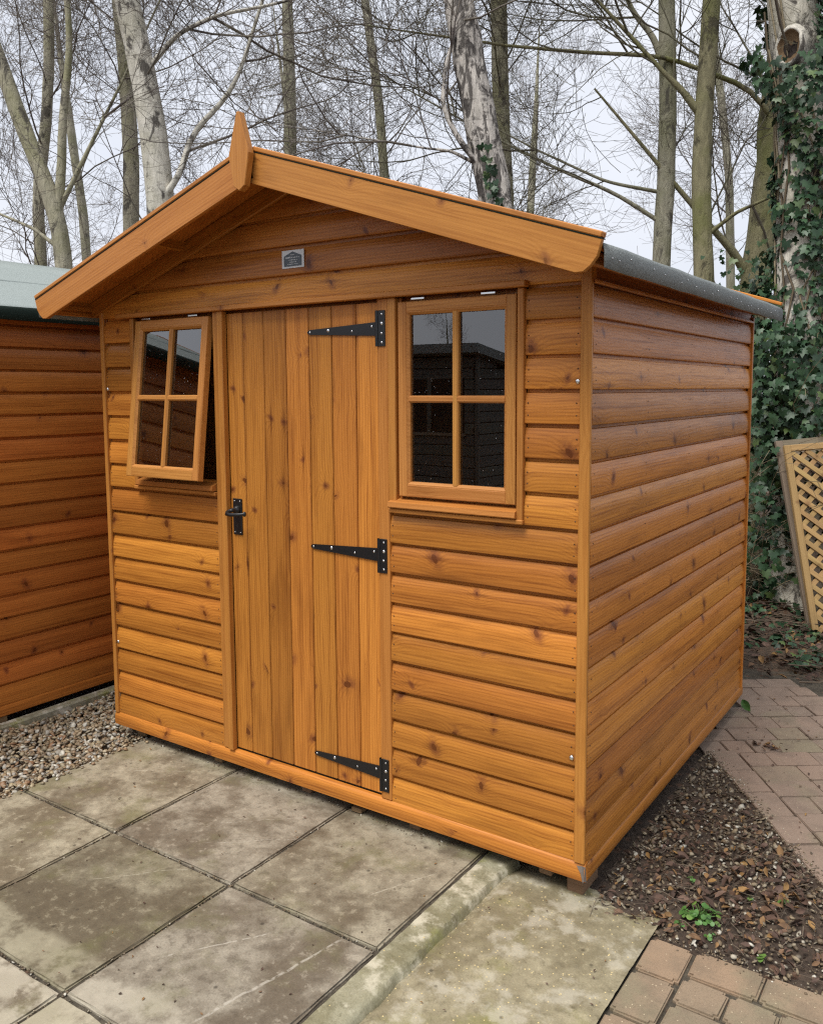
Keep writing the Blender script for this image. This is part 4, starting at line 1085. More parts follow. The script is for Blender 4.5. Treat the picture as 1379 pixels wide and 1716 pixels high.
# ================================================================== NEIGHBOUR SHED
NX, NYF, NYB = -3.08, -1.45, 1.95
nb = empty('garden_shed', (NX - 1.25, 0.25, -0.05))
tag(nb, 'brown stained wooden shed with green felt roof beyond the gravel strip', 'shed', 'wooden sheds standing side by side')
NW = 'neighbour_wood'
for k in range(-1, 16):
    clad(nb, NW, (NX, NYF, zk(k)), (0, 1, 0), NYB - NYF)
stick('eave_board', nb, NW, (NX - 0.002, NYF, 2.006), (0, 1, 0), UZ, NYB - NYF, 0.016, 0.06)
me = profile_mesh('plinth_board', PL2, NYB - NYF)
ob('plinth_board', me, NW, nb, frame((NX - 0.001, NYF, 0.0), (0, 1, 0), UZ))
stick('corner_post', nb, NW, (NX + 0.012, NYF - .02, 0.06), UZ, (0, -1, 0), 1.98, 0.02, 0.03)
for yy_, X in ((NYF - .001, FX), (NYB, (-1, 0, 0))):
    for k in range(-1, 16):
        clad(nb, NW, (NX - 2.5 if X == FX else NX, yy_, zk(k)), X, 2.5)
prof = [(NX - 2.48, 2.0), (NX - .02, 2.0), (NX - .02, 2.02), (NX - 1.25, 2.44), (NX - 2.48, 2.02)]
for yy_ in (NYF + .004, NYB - .02):
    ob('gable_panel', mesh('gable_panel', [(x, yy_, z) for x, z in prof] + [(x, yy_ + .012, z) for x, z in prof], [tuple(range(5)), tuple(range(9, 4, -1))] + [(i, 5 + i, 5 + (i + 1) % 5, (i + 1) % 5) for i in range(5)]), NW, nb)
stick('wall_panel', nb, NW, (NX - 2.5, NYB, 0.02), (0, -1, 0), UZ, NYB - NYF, 0.016, 2.0)
NRX = NX - 1.25
roof(nb, NRX, 2.514, 0.315, 1.353, NYF - 0.25, NYB + .05, NW, 'felt_green', 'felt_edge', 0.070)
def felt_lap(x, name='felt_lap'):
    z = 2.514 - 0.315 * (x - NRX)
    pr = [(x - .45, z + .45 * .315 + .0015), (x, z + .005), (x + .004, z - .0012), (x, z - .002)]
    ys = np.linspace(NYF - .25, NYB + .05, 30); V = []; 
    for y_ in ys:
        e = random.uniform(-.004, .004)
        V += [(a + (e if i else 0), y_, b_) for i, (a, b_) in enumerate(pr)]
    F = [(j * 4 + k, j * 4 + k + 1, j * 4 + 5 + k, j * 4 + 4 + k) for j in range(29) for k in range(3)]
    ob(name, npmesh(name, V, F, False), 'felt_green', nb)
felt_lap(-3.62)
for yy_ in (NYF - 0.262, NYB + .062):
    for s in (-1, 1):
        a_ = math.atan(.315); X = Vector((s * math.cos(a_), 0, -math.sin(a_)))
        if s > 0: stick('barge_board', nb, NW, Vector((NRX, yy_, 2.514)) - Vector((math.sin(a_), 0, math.cos(a_))) * .1, X, (math.sin(a_), 0, math.cos(a_)), 1.42, 0.018, 0.105)
        else: stick('barge_board', nb, NW, Vector((NRX, yy_, 2.514)) + X * 1.42 - Vector((-math.sin(a_), 0, math.cos(a_))) * .1, -X, (-math.sin(a_), 0, math.cos(a_)), 1.42, 0.018, 0.105)
for yb_ in (-1.2, -0.3, 0.6, 1.6): stick('bearer', nb, 'bearer_wood', (NX - 2.4, yb_, -0.05), FX, UZ, 2.39, 0.06, 0.046)

# ================================================================== SHED OPPOSITE (mirrored in the panes)
OPX, OPY = -3.35, -4.93
op = empty('garden_shed', (OPX - 1.2, OPY - 1.0, -0.1))
tag(op, 'dark grey pent roof shed opposite, mirrored in the panes of the closed window', 'shed', 'wooden sheds standing side by side')
OW = 'dark_stained_wood'
for k in range(-1, 16):
    if not 9 <= k <= 13: ob('cladding_board', board_mesh(2.4), OW, op, frame((OPX, OPY, zk(k)), (-1, 0, 0), UZ)) if False else stick('cladding_board', op, OW, (OPX, OPY, zk(k)), (-1, 0, 0), UZ, 2.4, 0.018, 0.108, 0.006)
    else: stick('cladding_board', op, OW, (OPX - 1.1, OPY, zk(k)), (-1, 0, 0), UZ, 1.3, 0.018, 0.108, 0.006); stick('cladding_board', op, OW, (OPX, OPY, zk(k)), (-1, 0, 0), UZ, 0.12, 0.018, 0.108, 0.006)
    zt = zk(k)
    ln = min(1.95, max(0.2, (2.06 - zt - .10) / 0.14))
    stick('cladding_board', op, OW, (OPX, OPY - ln, zt), (0, 1, 0), UZ, ln, 0.018, 0.108, 0.006)
stick('window_sill', op, 'weathered_wood', (OPX - .1, OPY + .03, zk(9) - .02), (-1, 0, 0), UZ, 1.02, 0.05, 0.03)
stick('window_frame', op, OW, (OPX - .58, OPY + .01, zk(9)), UZ, (1, 0, 0), 0.58, 0.03, 0.05)
ob('pane', mesh('pane', [(OPX - .12, OPY - .01, zk(9)), (OPX - 1.1, OPY - .01, zk(9)), (OPX - 1.1, OPY - .01, zk(14)), (OPX - .12, OPY - .01, zk(14))], [(0, 1, 2, 3)]), 'dark_void', op)
V = [(OPX + .12, OPY + .15, 2.13), (OPX - 2.5, OPY + .15, 2.13), (OPX - 2.5, OPY - 2.2, 1.80), (OPX + .12, OPY - 2.2, 1.80)]
V += [(x, y, z - .09) for x, y, z in V]
ob('roof', mesh('roof', V, [(0, 1, 2, 3), (7, 6, 5, 4), (0, 4, 5, 1), (1, 5, 6, 2), (2, 6, 7, 3), (3, 7, 4, 0)]), 'felt_grey', op)
stick('wall_panel', op, OW, (OPX - 2.4, OPY - 1.95, 0.0), FX, UZ, 2.4, 0.02, 1.75)
stick('wall_panel', op, OW, (OPX - 2.4, OPY, 0.0), (0, -1, 0), UZ, 1.95, 0.02, 1.8)
stick('corner_post', op, OW, (OPX + .015, OPY + .015, 0.0), UZ, (1, 0, 0), 2.04, 0.03, 0.04)

# ================================================================== TREES
def grow(P, Rr, n, L0, L1, ang0, ang1, up, jit, K, rscale, rmin, tmin=0.15, tmax=1.0, zlo=None, zhi=None):
    """n children spread over parents P (N,K,3)"""
    N_, Kp, _ = P.shape
    pi = rng.integers(0, N_, n * 2); t = rng.uniform(tmin, tmax, n * 2) ** 0.9
    f = t * (Kp - 1); i0 = np.minimum(f.astype(int), Kp - 2); fr = (f - i0)[:, None]
    base = P[pi, i0] * (1 - fr) + P[pi, i0 + 1] * fr
    if zlo is not None:
        ok = (base[:, 2] > zlo) & (base[:, 2] < zhi); pi, t, i0, base, fr = pi[ok], t[ok], i0[ok], base[ok], fr[ok]
    pi, t, i0, base, fr = pi[:n], t[:n], i0[:n], base[:n], fr[:n]; n = len(pi)
    tan = P[pi, i0 + 1] - P[pi, i0]; tan /= np.linalg.norm(tan, axis=1, keepdims=True) + 1e-9
    pr = Rr[pi, i0] * (1 - fr[:, 0]) + Rr[pi, i0 + 1] * fr[:, 0]
    q = rng.normal(size=(n, 3)); q -= (q * tan).sum(1, keepdims=True) * tan; q /= np.linalg.norm(q, axis=1, keepdims=True) + 1e-9
    a = rng.uniform(ang0, ang1, n)[:, None]
    d = tan * np.cos(a) + q * np.sin(a)
    L = rng.uniform(L0, L1, n) * (1.15 - 0.45 * t)
    r0 = np.minimum(pr * 0.75, np.maximum(L * rscale, rmin * 1.4))
    C = np.zeros((n, K, 3)); C[:, 0] = base
    st = (L / (K - 1))[:, None]
    bend = rng.normal(0, jit * 0.6, (n, 3))
    for k in range(1, K):
        d = d + bend * 0.5 + rng.normal(0, jit, (n, 3)) + np.array([0, 0, up]) * (1.0 if k < K * 0.6 else 0.4)
        d /= np.linalg.norm(d, axis=1, keepdims=True)
        C[:, k] = C[:, k - 1] + d * st
    RR = r0[:, None] * np.linspace(1, 0.35, K)[None]; RR = np.maximum(RR, rmin)
    return C, RR
def resample(pts, m):
    P = np.array(pts, float); s = np.r_[0, np.cumsum(np.linalg.norm(np.diff(P, axis=0), axis=1))]
    u = np.linspace(0, s[-1], m)
    Q = np.stack([np.interp(u, s, P[:, k]) for k in range(3)], -1)
    for _ in range(2): Q[1:-1] = 0.25 * Q[:-2] + 0.5 * Q[1:-1] + 0.25 * Q[2:]
    return Q
def stem_mesh(Q, r, sides=14, rough=0.06, flare=True):
    m = len(Q)
    V, F = tubes(Q[None], np.asarray(r)[None], sides)
    V = V.reshape(m, sides, 3)
    c = Q[:, None]
    nse = 1 + rough * (np.sin(np.arange(sides)[None] * 2.1 + Q[:, 2:3] * 3.0) * 0.5 + rng.normal(0, 0.5, (m, sides)))
    V = c + (V - c) * nse[..., None]
    return V.reshape(-1, 3), F
TREES = []
def tree(name, label, r, pts, limbs=(), barkm='bark_birch', twig='twig_brown', n1=19, n2=115, n3=650, n4=2300, top=9.0, group='bare trees behind the sheds', zlo=2.0, zhi=8.0, rough=0.06, L1=(0.8, 2.2), droop=0.02, extra_z=None):
    pts = [tuple(p) for p in pts]
    x0, y0, z0 = pts[0]; gz = float(ground_z(np.array([x0]), np.array([y0]))[0]) - 0.03
    x1, y1, _ = pts[1]
    dx_, dy_ = (pts[0][0] - pts[1][0]) / (pts[1][2] - pts[0][2] + .01), (pts[0][1] - pts[1][1]) / (pts[1][2] - pts[0][2] + .01)
    k_ = min(1.0, 0.35)
    base = (x0 + dx_ * (z0 - gz) * k_, y0 + dy_ * (z0 - gz) * k_, gz)
    a, b_ = np.array(pts[-2]), np.array(pts[-1]); dr = (b_ - a) / np.linalg.norm(b_ - a); dr = dr * 0.7 + np.array([0, 0, .3]); dr /= np.linalg.norm(dr)
    tops = [tuple(b_ + dr * q) for q in np.linspace(0.8, max(1.0, top - b_[2]), 3)]
    allp = [base] + pts + tops
    Q = resample(allp, 46); zz = Q[:, 2]
    zm = pts[len(pts) // 2][2]
    rr = r * np.clip(1 + (zm - zz) * 0.055, 0.25, 1.4) * (1 + 0.5 * np.exp(-(zz - gz) * 4.0)); rr *= np.clip((top + 0.4 - zz) / 3.0, 0.12, 1)
    t = empty(name, base); tag(t, label, 'tree', group)
    V, F = stem_mesh(Q, rr, 16, rough)
    stems = [(Q, rr)]
    VV = [V]; FF = [F]; off = len(V)
    for lr, lp in limbs:
        q = resample(lp, 16); ra = lr * np.linspace(1.1, 0.55, 16)
        # let limb run on
        d2 = q[-1] - q[-2]; d2 /= np.linalg.norm(d2)
        ext = np.array([q[-1] + d2 * s_ + np.array([0, 0, 0.05 * s_]) for s_ in (0.4, 0.8, 1.2, 1.6)]); q = np.vstack([q, ext]); ra = np.r_[ra, lr * np.array([.48, .38, .28, .18])]
        v, f = stem_mesh(q, ra, 9, rough)
        VV.append(v); FF.append(f + off); off += len(v); stems.append((q, ra))
    o = ob('trunk', npmesh('trunk', np.vstack(VV), np.vstack(FF)), barkm, t)
    # crown
    crown_V = []; crown_F = []; off = 0
    def add(P, Rr, sides):
        nonlocal off
        v, f = tubes(P, Rr, sides); crown_V.append(v); crown_F.append(f + off); off += len(v)
    Ps = []; Rs = []
    SP = np.stack([resample(q, 30) for q, _ in stems]); SR = np.stack([np.interp(np.linspace(0, 1, 30), np.linspace(0, 1, len(ra)), ra) for _, ra in stems])
    B1, R1 = grow(SP, SR, n1, L1[0], L1[1], R(35), R(75), 0.05, 0.12, 9, 0.0058, 0.0040, 0.12, 0.97, zlo, zhi); add(B1, R1, 6)
    B2, R2 = grow(B1, R1, n2, 0.5, 1.3, R(25), R(65), 0.02, 0.13, 7, 0.0058, 0.0030); add(B2, R2, 5)
    par = np.concatenate([B2]); B3, R3 = grow(par, R2, n3, 0.25, 0.8, R(25), R(70), droop, 0.18, 5, 0.0042, 0.0021); add(B3, R3, 3)
    B4, R4 = grow(B3, R3, n4, 0.12, 0.42, R(20), R(65), droop, 0.18, 4, 0.004, 0.0016); add(B4, R4, 3)
    ob('crown', npmesh('crown', np.vstack(crown_V), np.vstack(crown_F)), twig, t)
    TREES.append(t)
    return t
T = {
'T1':(0.073,[(-6.27, 2.32, 2.84), (-6.35, 2.32, 3.37), (-6.49, 2.27, 3.71), (-6.68, 2.2, 4.21), (-6.87, 2.14, 4.77), (-7.08, 2.06, 5.33), (-7.27, 2.0, 5.84)]),
'T1l':(0.042,[(-6.34, 2.33, 3.36), (-6.34, 2.39, 3.82), (-6.35, 2.42, 4.21), (-6.32, 2.52, 4.88), (-6.37, 2.54, 5.33), (-6.42, 2.57, 5.83)]),
'T1c':(0.055,[(-7.58, 2.91, 3.04), (-7.65, 2.95, 3.76), (-7.61, 3.08, 4.6), (-7.62, 3.16, 5.37), (-7.66, 3.19, 5.88), (-7.67, 3.26, 6.46)]),
'T2':(0.084,[(-7.48, 4.01, 3.55), (-7.5, 4.08, 4.29), (-7.6, 4.13, 5.27), (-7.69, 4.15, 5.97), (-7.72, 4.16, 6.24), (-7.8, 4.18, 6.87)]),
'T3':(0.111,[(-5.13, 2.53, 3.29), (-5.19, 2.55, 3.79), (-5.29, 2.55, 4.31), (-5.4, 2.53, 4.84), (-5.47, 2.52, 5.1), (-5.59, 2.49, 5.57)]),
'T3l':(0.029,[(-5.12, 2.50, 3.30), (-4.91, 2.59, 3.55), (-4.88, 2.64, 3.81), (-4.8, 2.72, 3.99), (-4.64, 2.85, 4.17), (-4.54, 2.94, 4.4), (-4.49, 3.0, 4.63)]),
'T4':(0.073,[(-6.66, 5.9, 4.68), (-6.72, 5.97, 5.54), (-6.8, 6.05, 6.69), (-6.85, 6.1, 7.38)]),
'T5':(0.049,[(-5.03, 5.73, 4.13), (-5.13, 5.77, 5.04), (-5.33, 5.78, 6.23), (-5.44, 5.78, 6.86)]),
'T6':(0.128,[(-2.42, 3.74, 3.17), (-2.53, 3.72, 3.68), (-2.63, 3.71, 4.12), (-2.76, 3.71, 4.86), (-2.85, 3.7, 5.3)]),
'T6l':(0.024,[(-2.50, 3.66, 3.45), (-2.63, 3.53, 3.65), (-2.72, 3.49, 3.82), (-2.78, 3.47, 3.94), (-2.78, 3.51, 4.28), (-2.74, 3.56, 4.47)]),
'T7':(0.082,[(-3.15, 5.22, 3.49), (-3.23, 5.28, 4.38), (-3.31, 5.37, 5.59), (-3.35, 5.4, 6.13)]),
'T8':(0.079,[(-1.61, 5.46, 2.85), (-1.61, 5.55, 3.63), (-1.64, 5.63, 4.47), (-1.69, 5.69, 5.3), (-1.72, 5.73, 5.81)]),
'T8l':(0.034,[(-1.65, 5.64, 4.58), (-1.78, 5.6, 4.97), (-1.95, 5.51, 5.19), (-2.06, 5.47, 5.47)]),
'T9':(0.080,[(-1.15, 5.26, 2.63), (-1.21, 5.3, 3.37), (-1.23, 5.37, 4.06), (-1.22, 5.5, 5.12), (-1.21, 5.57, 5.6)]),
'T9l':(0.037,[(-1.23, 5.37, 4.08), (-1.41, 5.28, 4.33), (-1.55, 5.21, 4.49)]),
'T10':(0.124,[(-0.88, 5.91, 2.51), (-0.84, 6.0, 3.06), (-0.81, 6.1, 3.73), (-0.75, 6.23, 4.46), (-0.72, 6.35, 5.3), (-0.7, 6.42, 5.8)]),
'T10l':(0.024,[(-0.79, 6.12, 4.15), (-0.95, 5.97, 4.44), (-1.08, 5.89, 4.52), (-1.29, 5.76, 4.55), (-1.48, 5.65, 4.7), (-1.76, 5.47, 4.76), (-2.17, 5.19, 4.77), (-2.87, 4.73, 4.85)]),
'T11':(0.181,[(-0.14, 4.53, 0.97), (-0.22, 4.64, 2.36), (-0.25, 4.73, 3.28), (-0.31, 4.77, 3.97), (-0.41, 4.79, 4.66), (-0.46, 4.8, 5.08)]),
}
tree('birch_tree', 'leaning pale birch forking into two stems behind the green felt roof', *T['T1'], limbs=[T['T1l'], (0.022, [(-6.33, 2.35, 3.4), (-6.1, 2.5, 3.9), (-5.85, 2.7, 4.5)]), (0.02, [(-6.3, 2.3, 3.0), (-6.55, 2.2, 3.2), (-6.9, 2.1, 3.35)])], barkm='bark_grey_birch')
tree('birch_tree', 'thin grey birch standing just behind the leaning forked birch', *T['T1c'], barkm='bark_grey_birch')
tree('birch_tree', 'grey birch half hidden behind the white curving birch', *T['T2'], barkm='bark_grey_birch')
tree('birch_tree', 'white curving birch trunk with dark scars above the barge board', *T['T3'], limbs=[T['T3l'], (0.022, [(-5.32, 2.55, 4.45), (-5.0, 2.65, 4.75), (-4.6, 2.75, 4.85), (-4.2, 2.95, 4.9)])], barkm='bark_birch')
tree('alder_tree', 'straight slim grey green trunk beside the roof finial', *T['T4'], barkm='bark_grey_green')
tree('alder_tree', 'very slim leaning trunk over the middle of the roof slope', *T['T5'], barkm='bark_grey_green')
tree('birch_tree', 'rough black and white birch trunk with peeling bark', *T['T6'], limbs=[T['T6l'], (0.015, [(-2.55, 3.68, 3.5), (-2.75, 3.55, 3.62), (-2.95, 3.5, 3.66)])], barkm='bark_rough_birch', rough=0.13, n2=60, n3=330, n4=1200)
tree('birch_tree', 'smooth grey green trunk close behind the rough birch', *T['T7'], barkm='bark_grey_birch', twig='twig_olive')
tree('hornbeam_tree', 'dark green stained trunk with spreading branches, first beyond the rough birch', *T['T8'], limbs=[T['T8l'], (0.020, [(-1.6, 5.5, 3.2), (-2.0, 5.3, 3.5), (-2.5, 5.1, 3.75), (-3.1, 4.9, 4.1)]), (0.017, [(-1.62, 5.52, 3.5), (-2.1, 5.3, 3.62), (-2.7, 5.05, 3.95)])], barkm='bark_grey_green', twig='twig_olive', n1=26, n2=160, n3=900, n4=3000, L1=(0.9, 2.3))
tree('hornbeam_tree', 'mossy olive trunk between the dark trunk and the forked mossy tree', *T['T9'], limbs=[T['T9l'], (0.02, [(-1.18, 5.28, 3.0), (-0.9, 5.3, 3.2), (-0.6, 5.3, 3.3)])], barkm='bark_olive', twig='twig_olive', n1=20, n2=120, n3=680, n4=2300, L1=(0.9, 2.2))
tree('hornbeam_tree', 'forked mossy tree with a long dark bough beside the ivy birch', *T['T10'], limbs=[T['T10l'], (0.06, [(-0.84, 6.05, 3.6), (-0.9, 6.15, 4.1), (-0.86, 6.25, 4.7), (-0.84, 6.3, 5.3)]), (0.05, [(-0.86, 5.95, 2.6), (-1.05, 5.8, 2.95), (-1.25, 5.7, 3.2)])], barkm='bark_olive', twig='twig_olive', n1=20, n2=120, n3=680, n4=2300, L1=(0.9, 2.2))
ivt = tree('birch_tree', 'thick white birch wrapped in ivy with a sawn branch scar', *T['T11'], barkm='bark_birch', n1=9, n2=40, n3=200, n4=500, zlo=3.5, rough=0.05)
# sawn branch scar on the ivy birch
def scar():
    C_ = Vector((-0.345, 4.60, 4.24)); nrm = (Vector(cam.location) - C_); nrm.z *= 0.3; nrm = (nrm.normalized() + Vector((-0.45, -0.1, 0))).normalized()
    a = nrm.cross(Vector((0, 0, 1))).normalized(); b2 = Vector((0, 0, 1))
    V = []; F = []; m_ = 22
    C_ = C_ + nrm * 0.06
    rings = [(1.55, -0.16), (1.38, -0.06), (1.22, 0.0), (1.08, 0.022), (0.95, 0.015), (0.84, -0.008), (0.62, -0.018), (0.40, -0.026), (0.12, -0.03)]
    for (rr_, dz_) in rings:
        for i in range(m_):
            t_ = 2 * math.pi * i / m_
            V.append(C_ + a * (math.cos(t_) * rr_ * 0.088) + b2 * (math.sin(t_) * rr_ * 0.125) + nrm * dz_ + Vector((random.uniform(-.006, .006), random.uniform(-.006, .006), random.uniform(-.006, .006))))
    for j in range(len(rings) - 1):
        for i in range(m_): F.append((j * m_ + i, j * m_ + (i + 1) % m_, (j + 1) * m_ + (i + 1) % m_, (j + 1) * m_ + i))
    F.append(tuple((len(rings) - 1) * m_ + i for i in range(m_)))
    me = mesh('branch_scar', V, F, True); me.materials.append(MAT['bark_birch']); me.materials.append(MAT['bearer_wood']); me.materials.append(MAT['dark_void'])
    for p in me.polygons:
        if p.index >= 4 * m_: p.material_index = 1 if p.index < 6 * m_ or p.center.z > C_.z + .03 else 2
    ob('branch_scar', me, None, ivt)
scar()

# further trees: copies of the built ones, farther back and turned
def copy_tree(src, loc, rz, sc_, label):
    e = empty(src.name.split('.')[0], loc); tag(e, label, 'tree', 'distant bare trees')
    M0 = Matrix.Translation(loc) @ Matrix.Rotation(rz, 4, 'Z') @ Matrix.Scale(sc_, 4)
    sl = WM[src.name].translation
    e.matrix_basis = M0; WM[e.name] = M0
    for ch in [c for c in src.children if c.name.split('.')[0] in ('trunk', 'crown')]:
        c = ch.copy(); COL.objects.link(c); c.parent = e
        c.matrix_basis = Matrix.Translation(-sl)
    return e
far = [(5, -10.2, 10.5, 1.2, 'far slender tree showing beside the slim grey green trunk near the finial'),
       (4, -8.2, 15.5, 5.5, 'far slender tree showing just beyond the smooth trunk behind the rough birch'),
       (5, -2.6, 12.4, 0.7, 'far slender tree showing between the mossy olive trunk and the forked mossy tree'),
       (4, 1.4, 11.4, 2.2, 'far slender tree hidden behind the ivy covered birch'),
       (4, -14.5, 8.5, 2.0, 'far slender tree showing between the forked leaning birch and the white birch')]
for i, (k, x, y, rz, lab) in enumerate(far):
    copy_tree(TREES[k], (x, y, float(ground_z(np.array([x]), np.array([y]))[0])), rz, 1.0 + 0.1 * (i % 3), lab)
copy_tree(TREES[4], (-10.2, -15.5, -0.1), 1.1, 0.42, 'small bare tree mirrored above the roof line in the closed window')

# ================================================================== IVY, BRAMBLES, TRELLIS, WEEDS
ivy_mesh = npmesh('leaf', *LEAF['ivy'], True); ivy_mesh.materials.append(MAT['ivy_leaf'])
CAMV = np.array(cam.location)
def ivy_thing(label, pts, nrm, size, nleaf, stems=None, name='ivy_plant'):
    e = empty(name, pts[np.argmin(pts[:, 2])]); tag(e, label, 'ivy')
    tip = np.column_stack([rng.normal(0, .35, (len(pts), 2)), -np.ones(len(pts))])
    Fm = leaf_frames(nrm, tip, size)
    # the leaves that show largest become single objects
    v = CAMV - pts; dist = np.linalg.norm(v, axis=1); nn = nrm / np.linalg.norm(nrm, axis=1, keepdims=True)
    score = size / dist * np.clip((nn * v).sum(1) / dist, 0.05, 1) * (pts[:, 2] < 5.0)
    od = np.argsort(-score); one, rest = od[:nleaf], od[nleaf:]
    for i in one:
        A = Fm[i]
        o = bpy.data.objects.new('leaf', ivy_mesh); COL.objects.link(o)
        put(o, e, Matrix(((A[0][0], A[1][0], A[2][0], pts[i][0]), (A[0][1], A[1][1], A[2][1], pts[i][1]), (A[0][2], A[1][2], A[2][2], pts[i][2]), (0, 0, 0, 1))))
    if len(rest):
        V, F = stamp(*LEAF['ivy'], Fm[rest], pts[rest])
        o = ob('leaf_mass', npmesh('leaf_mass', V, F, True), 'ivy_leaf', e); o['kind'] = 'stuff'
    if stems is not None:
        V, F = tubes(*stems, 4); o = ob('stem', npmesh('stem', V, F), 'bramble', e); o['kind'] = 'stuff'
    return e
# ivy up the thick birch
Q = resample([(-0.12, 4.5, -0.1)] + T['T11'][1], 60)
n = 9000
t_ = rng.uniform(0, 1, n); c = np.stack([np.interp(t_, np.linspace(0, 1, 60), Q[:, k]) for k in range(3)], -1)
th_ = rng.uniform(0, 2 * np.pi, n)
lobe = 0.22 + 0.10 * np.sin(c[:, 2] * 2.3 + th_) + 0.06 * np.sin(c[:, 2] * 6.1 + 2 * th_) + 0.10 * np.clip(np.cos(th_ + 0.2), 0, 1)
rad = lobe + rng.uniform(-0.05, 0.09, n)
pts = c + np.stack([np.cos(th_) * rad, np.sin(th_) * rad, np.zeros(n)], -1)
nr = np.stack([np.cos(th_), np.sin(th_), np.full(n, 0.35)], -1) + rng.normal(0, .45, (n, 3))
clump = np.sin(c[:, 2] * 4.7 + th_ * 2) + np.sin(c[:, 2] * 9.3 - th_ * 3 + 1) + 0.9 * np.cos(th_ + 0.35)     # fuller to the far side of the trunk, bare patches on the other
ok = (clump > -1.75) & (np.linalg.norm(pts - np.array([-0.36, 4.52, 4.24]), axis=1) > 0.21) & ~((c[:, 2] > 4.25) & (np.cos(th_ - 3.9) > 0.15))
pts, nr = pts[ok], nr[ok]
K = 14; ns = 26; st = np.zeros((ns, K, 3))
for i in range(ns):
    a0 = rng.uniform(0, 2 * np.pi); zz = np.linspace(rng.uniform(0, 1.5), rng.uniform(2.5, 5), K)
    cc_ = np.stack([np.interp(zz, Q[:, 2], Q[:, k]) for k in range(3)], -1)
    aa = a0 + np.cumsum(rng.normal(0, .25, K)); st[i] = cc_ + np.stack([np.cos(aa) * .205, np.sin(aa) * .205, np.zeros(K)], -1)
ivy_thing('dark green ivy climbing the thick white birch', pts, nr, rng.uniform(0.020, 0.056, len(pts)), 280, (st, np.full((ns, K), 0.008)))
# ivy patch on the rough birch just over the roof
Q6 = resample([(-2.30, 3.76, 2.6)] + T['T6'][1], 30); n = 46
zz = rng.uniform(2.95, 3.62, n); c = np.stack([np.interp(zz, Q6[:, 2], Q6[:, k]) for k in range(3)], -1)
v = CAMV - c; v[:, 2] = 0; v /= np.linalg.norm(v, axis=1, keepdims=True)
side = np.stack([-v[:, 1], v[:, 0], np.zeros(n)], -1)
pts = c + v * 0.15 + side * rng.uniform(-.06, .03, n)[:, None]
ivy_thing('short strand of ivy on the rough black and white birch', pts, v + rng.normal(0, .3, (n, 3)), rng.uniform(0.028, 0.045, n), 46)
# ivy over the stump-like thicket behind the trellis and on the mossy trunk
def cloud(n, cx, cy, sx, sy, z0, z1):
    p = np.column_stack([rng.normal(cx, sx, n), rng.normal(cy, sy, n), rng.uniform(z0, z1, n)])
    nr_ = np.column_stack([p[:, 0] - cx, p[:, 1] - cy - 0.5, np.full(n, 0.25)]) + rng.normal(0, .4, (n, 3))
    return p, nr_
p1, n1_ = cloud(900, -0.32, 4.35, 0.13, 0.18, 0.0, 2.1)
p2, n2_ = cloud(500, -0.62, 5.2, 0.22, 0.25, 0.3, 2.9)
ivy_thing('tangle of ivy growing upright behind the leaning trellis', np.vstack([p1, p2]), np.vstack([n1_, n2_]), rng.uniform(0.022, 0.05, 1400), 220, name='ivy_bush')
p_, nn_, t2 = flat_scatter(950, lambda x, y: (y > 2.95) & ((y > 3.15) | (x > 0.1)), -0.9, 1.2, 2.95, 4.8, lambda x, y: ground_z(x, y) + 0.07, 0.5)
ivy_thing('low ivy creeping over the soil at the foot of the trellis', p_, nn_, rng.uniform(0.018, 0.045, len(p_)), 240, name='ground_ivy')

# brambles
def bramble(name, label, n, cx, cy, sx, sy, z0, h, mat='bramble'):
    K = 9; P = np.zeros((n, K, 3)); P[:, 0] = np.column_stack([rng.normal(cx, sx, n), rng.normal(cy, sy, n), np.full(n, z0)])
    d = np.column_stack([rng.normal(0, .5, (n, 2)), np.full(n, 1.0)]); d /= np.linalg.norm(d, axis=1, keepdims=True)
    L = rng.uniform(0.5, 1.0, n)[:, None] * h / (K - 1)
    for k in range(1, K):
        d = d + rng.normal(0, .16, (n, 3)) + np.array([0, 0, -0.09]); d /= np.linalg.norm(d, axis=1, keepdims=True); P[:, k] = P[:, k - 1] + d * L
    Rr = rng.uniform(0.0022, 0.0055, n)[:, None] * np.linspace(1, .4, K)[None]
    S, SR = grow(P, Rr, n * 6, 0.12, 0.45, R(30), R(75), -0.02, .15, 4, .006, .0016)
    V1, F1 = tubes(P, Rr, 4); V2, F2 = tubes(S, SR, 3)
    F1 = F1; o = ob(name, npmesh(name, np.vstack([V1, V2]), np.vstack([F1, F2 + len(V1)])), mat)
    return tag(o, label=label, kind='stuff', cat='undergrowth')
bramble('bramble_undergrowth', 'tangle of dry bramble stems behind the shed corner', 110, -0.70, 4.55, 0.25, 0.3, 0.0, 1.9)
bramble('bramble_undergrowth', 'dry stems and shoots round the foot of the mossy trees', 150, -1.0, 5.6, 0.9, 0.4, 0.1, 3.4)
bramble('bramble_undergrowth', 'dry twiggy growth beyond the trellis panels', 90, 1.1, 6.3, 0.6, 0.4, 0.15, 2.2)

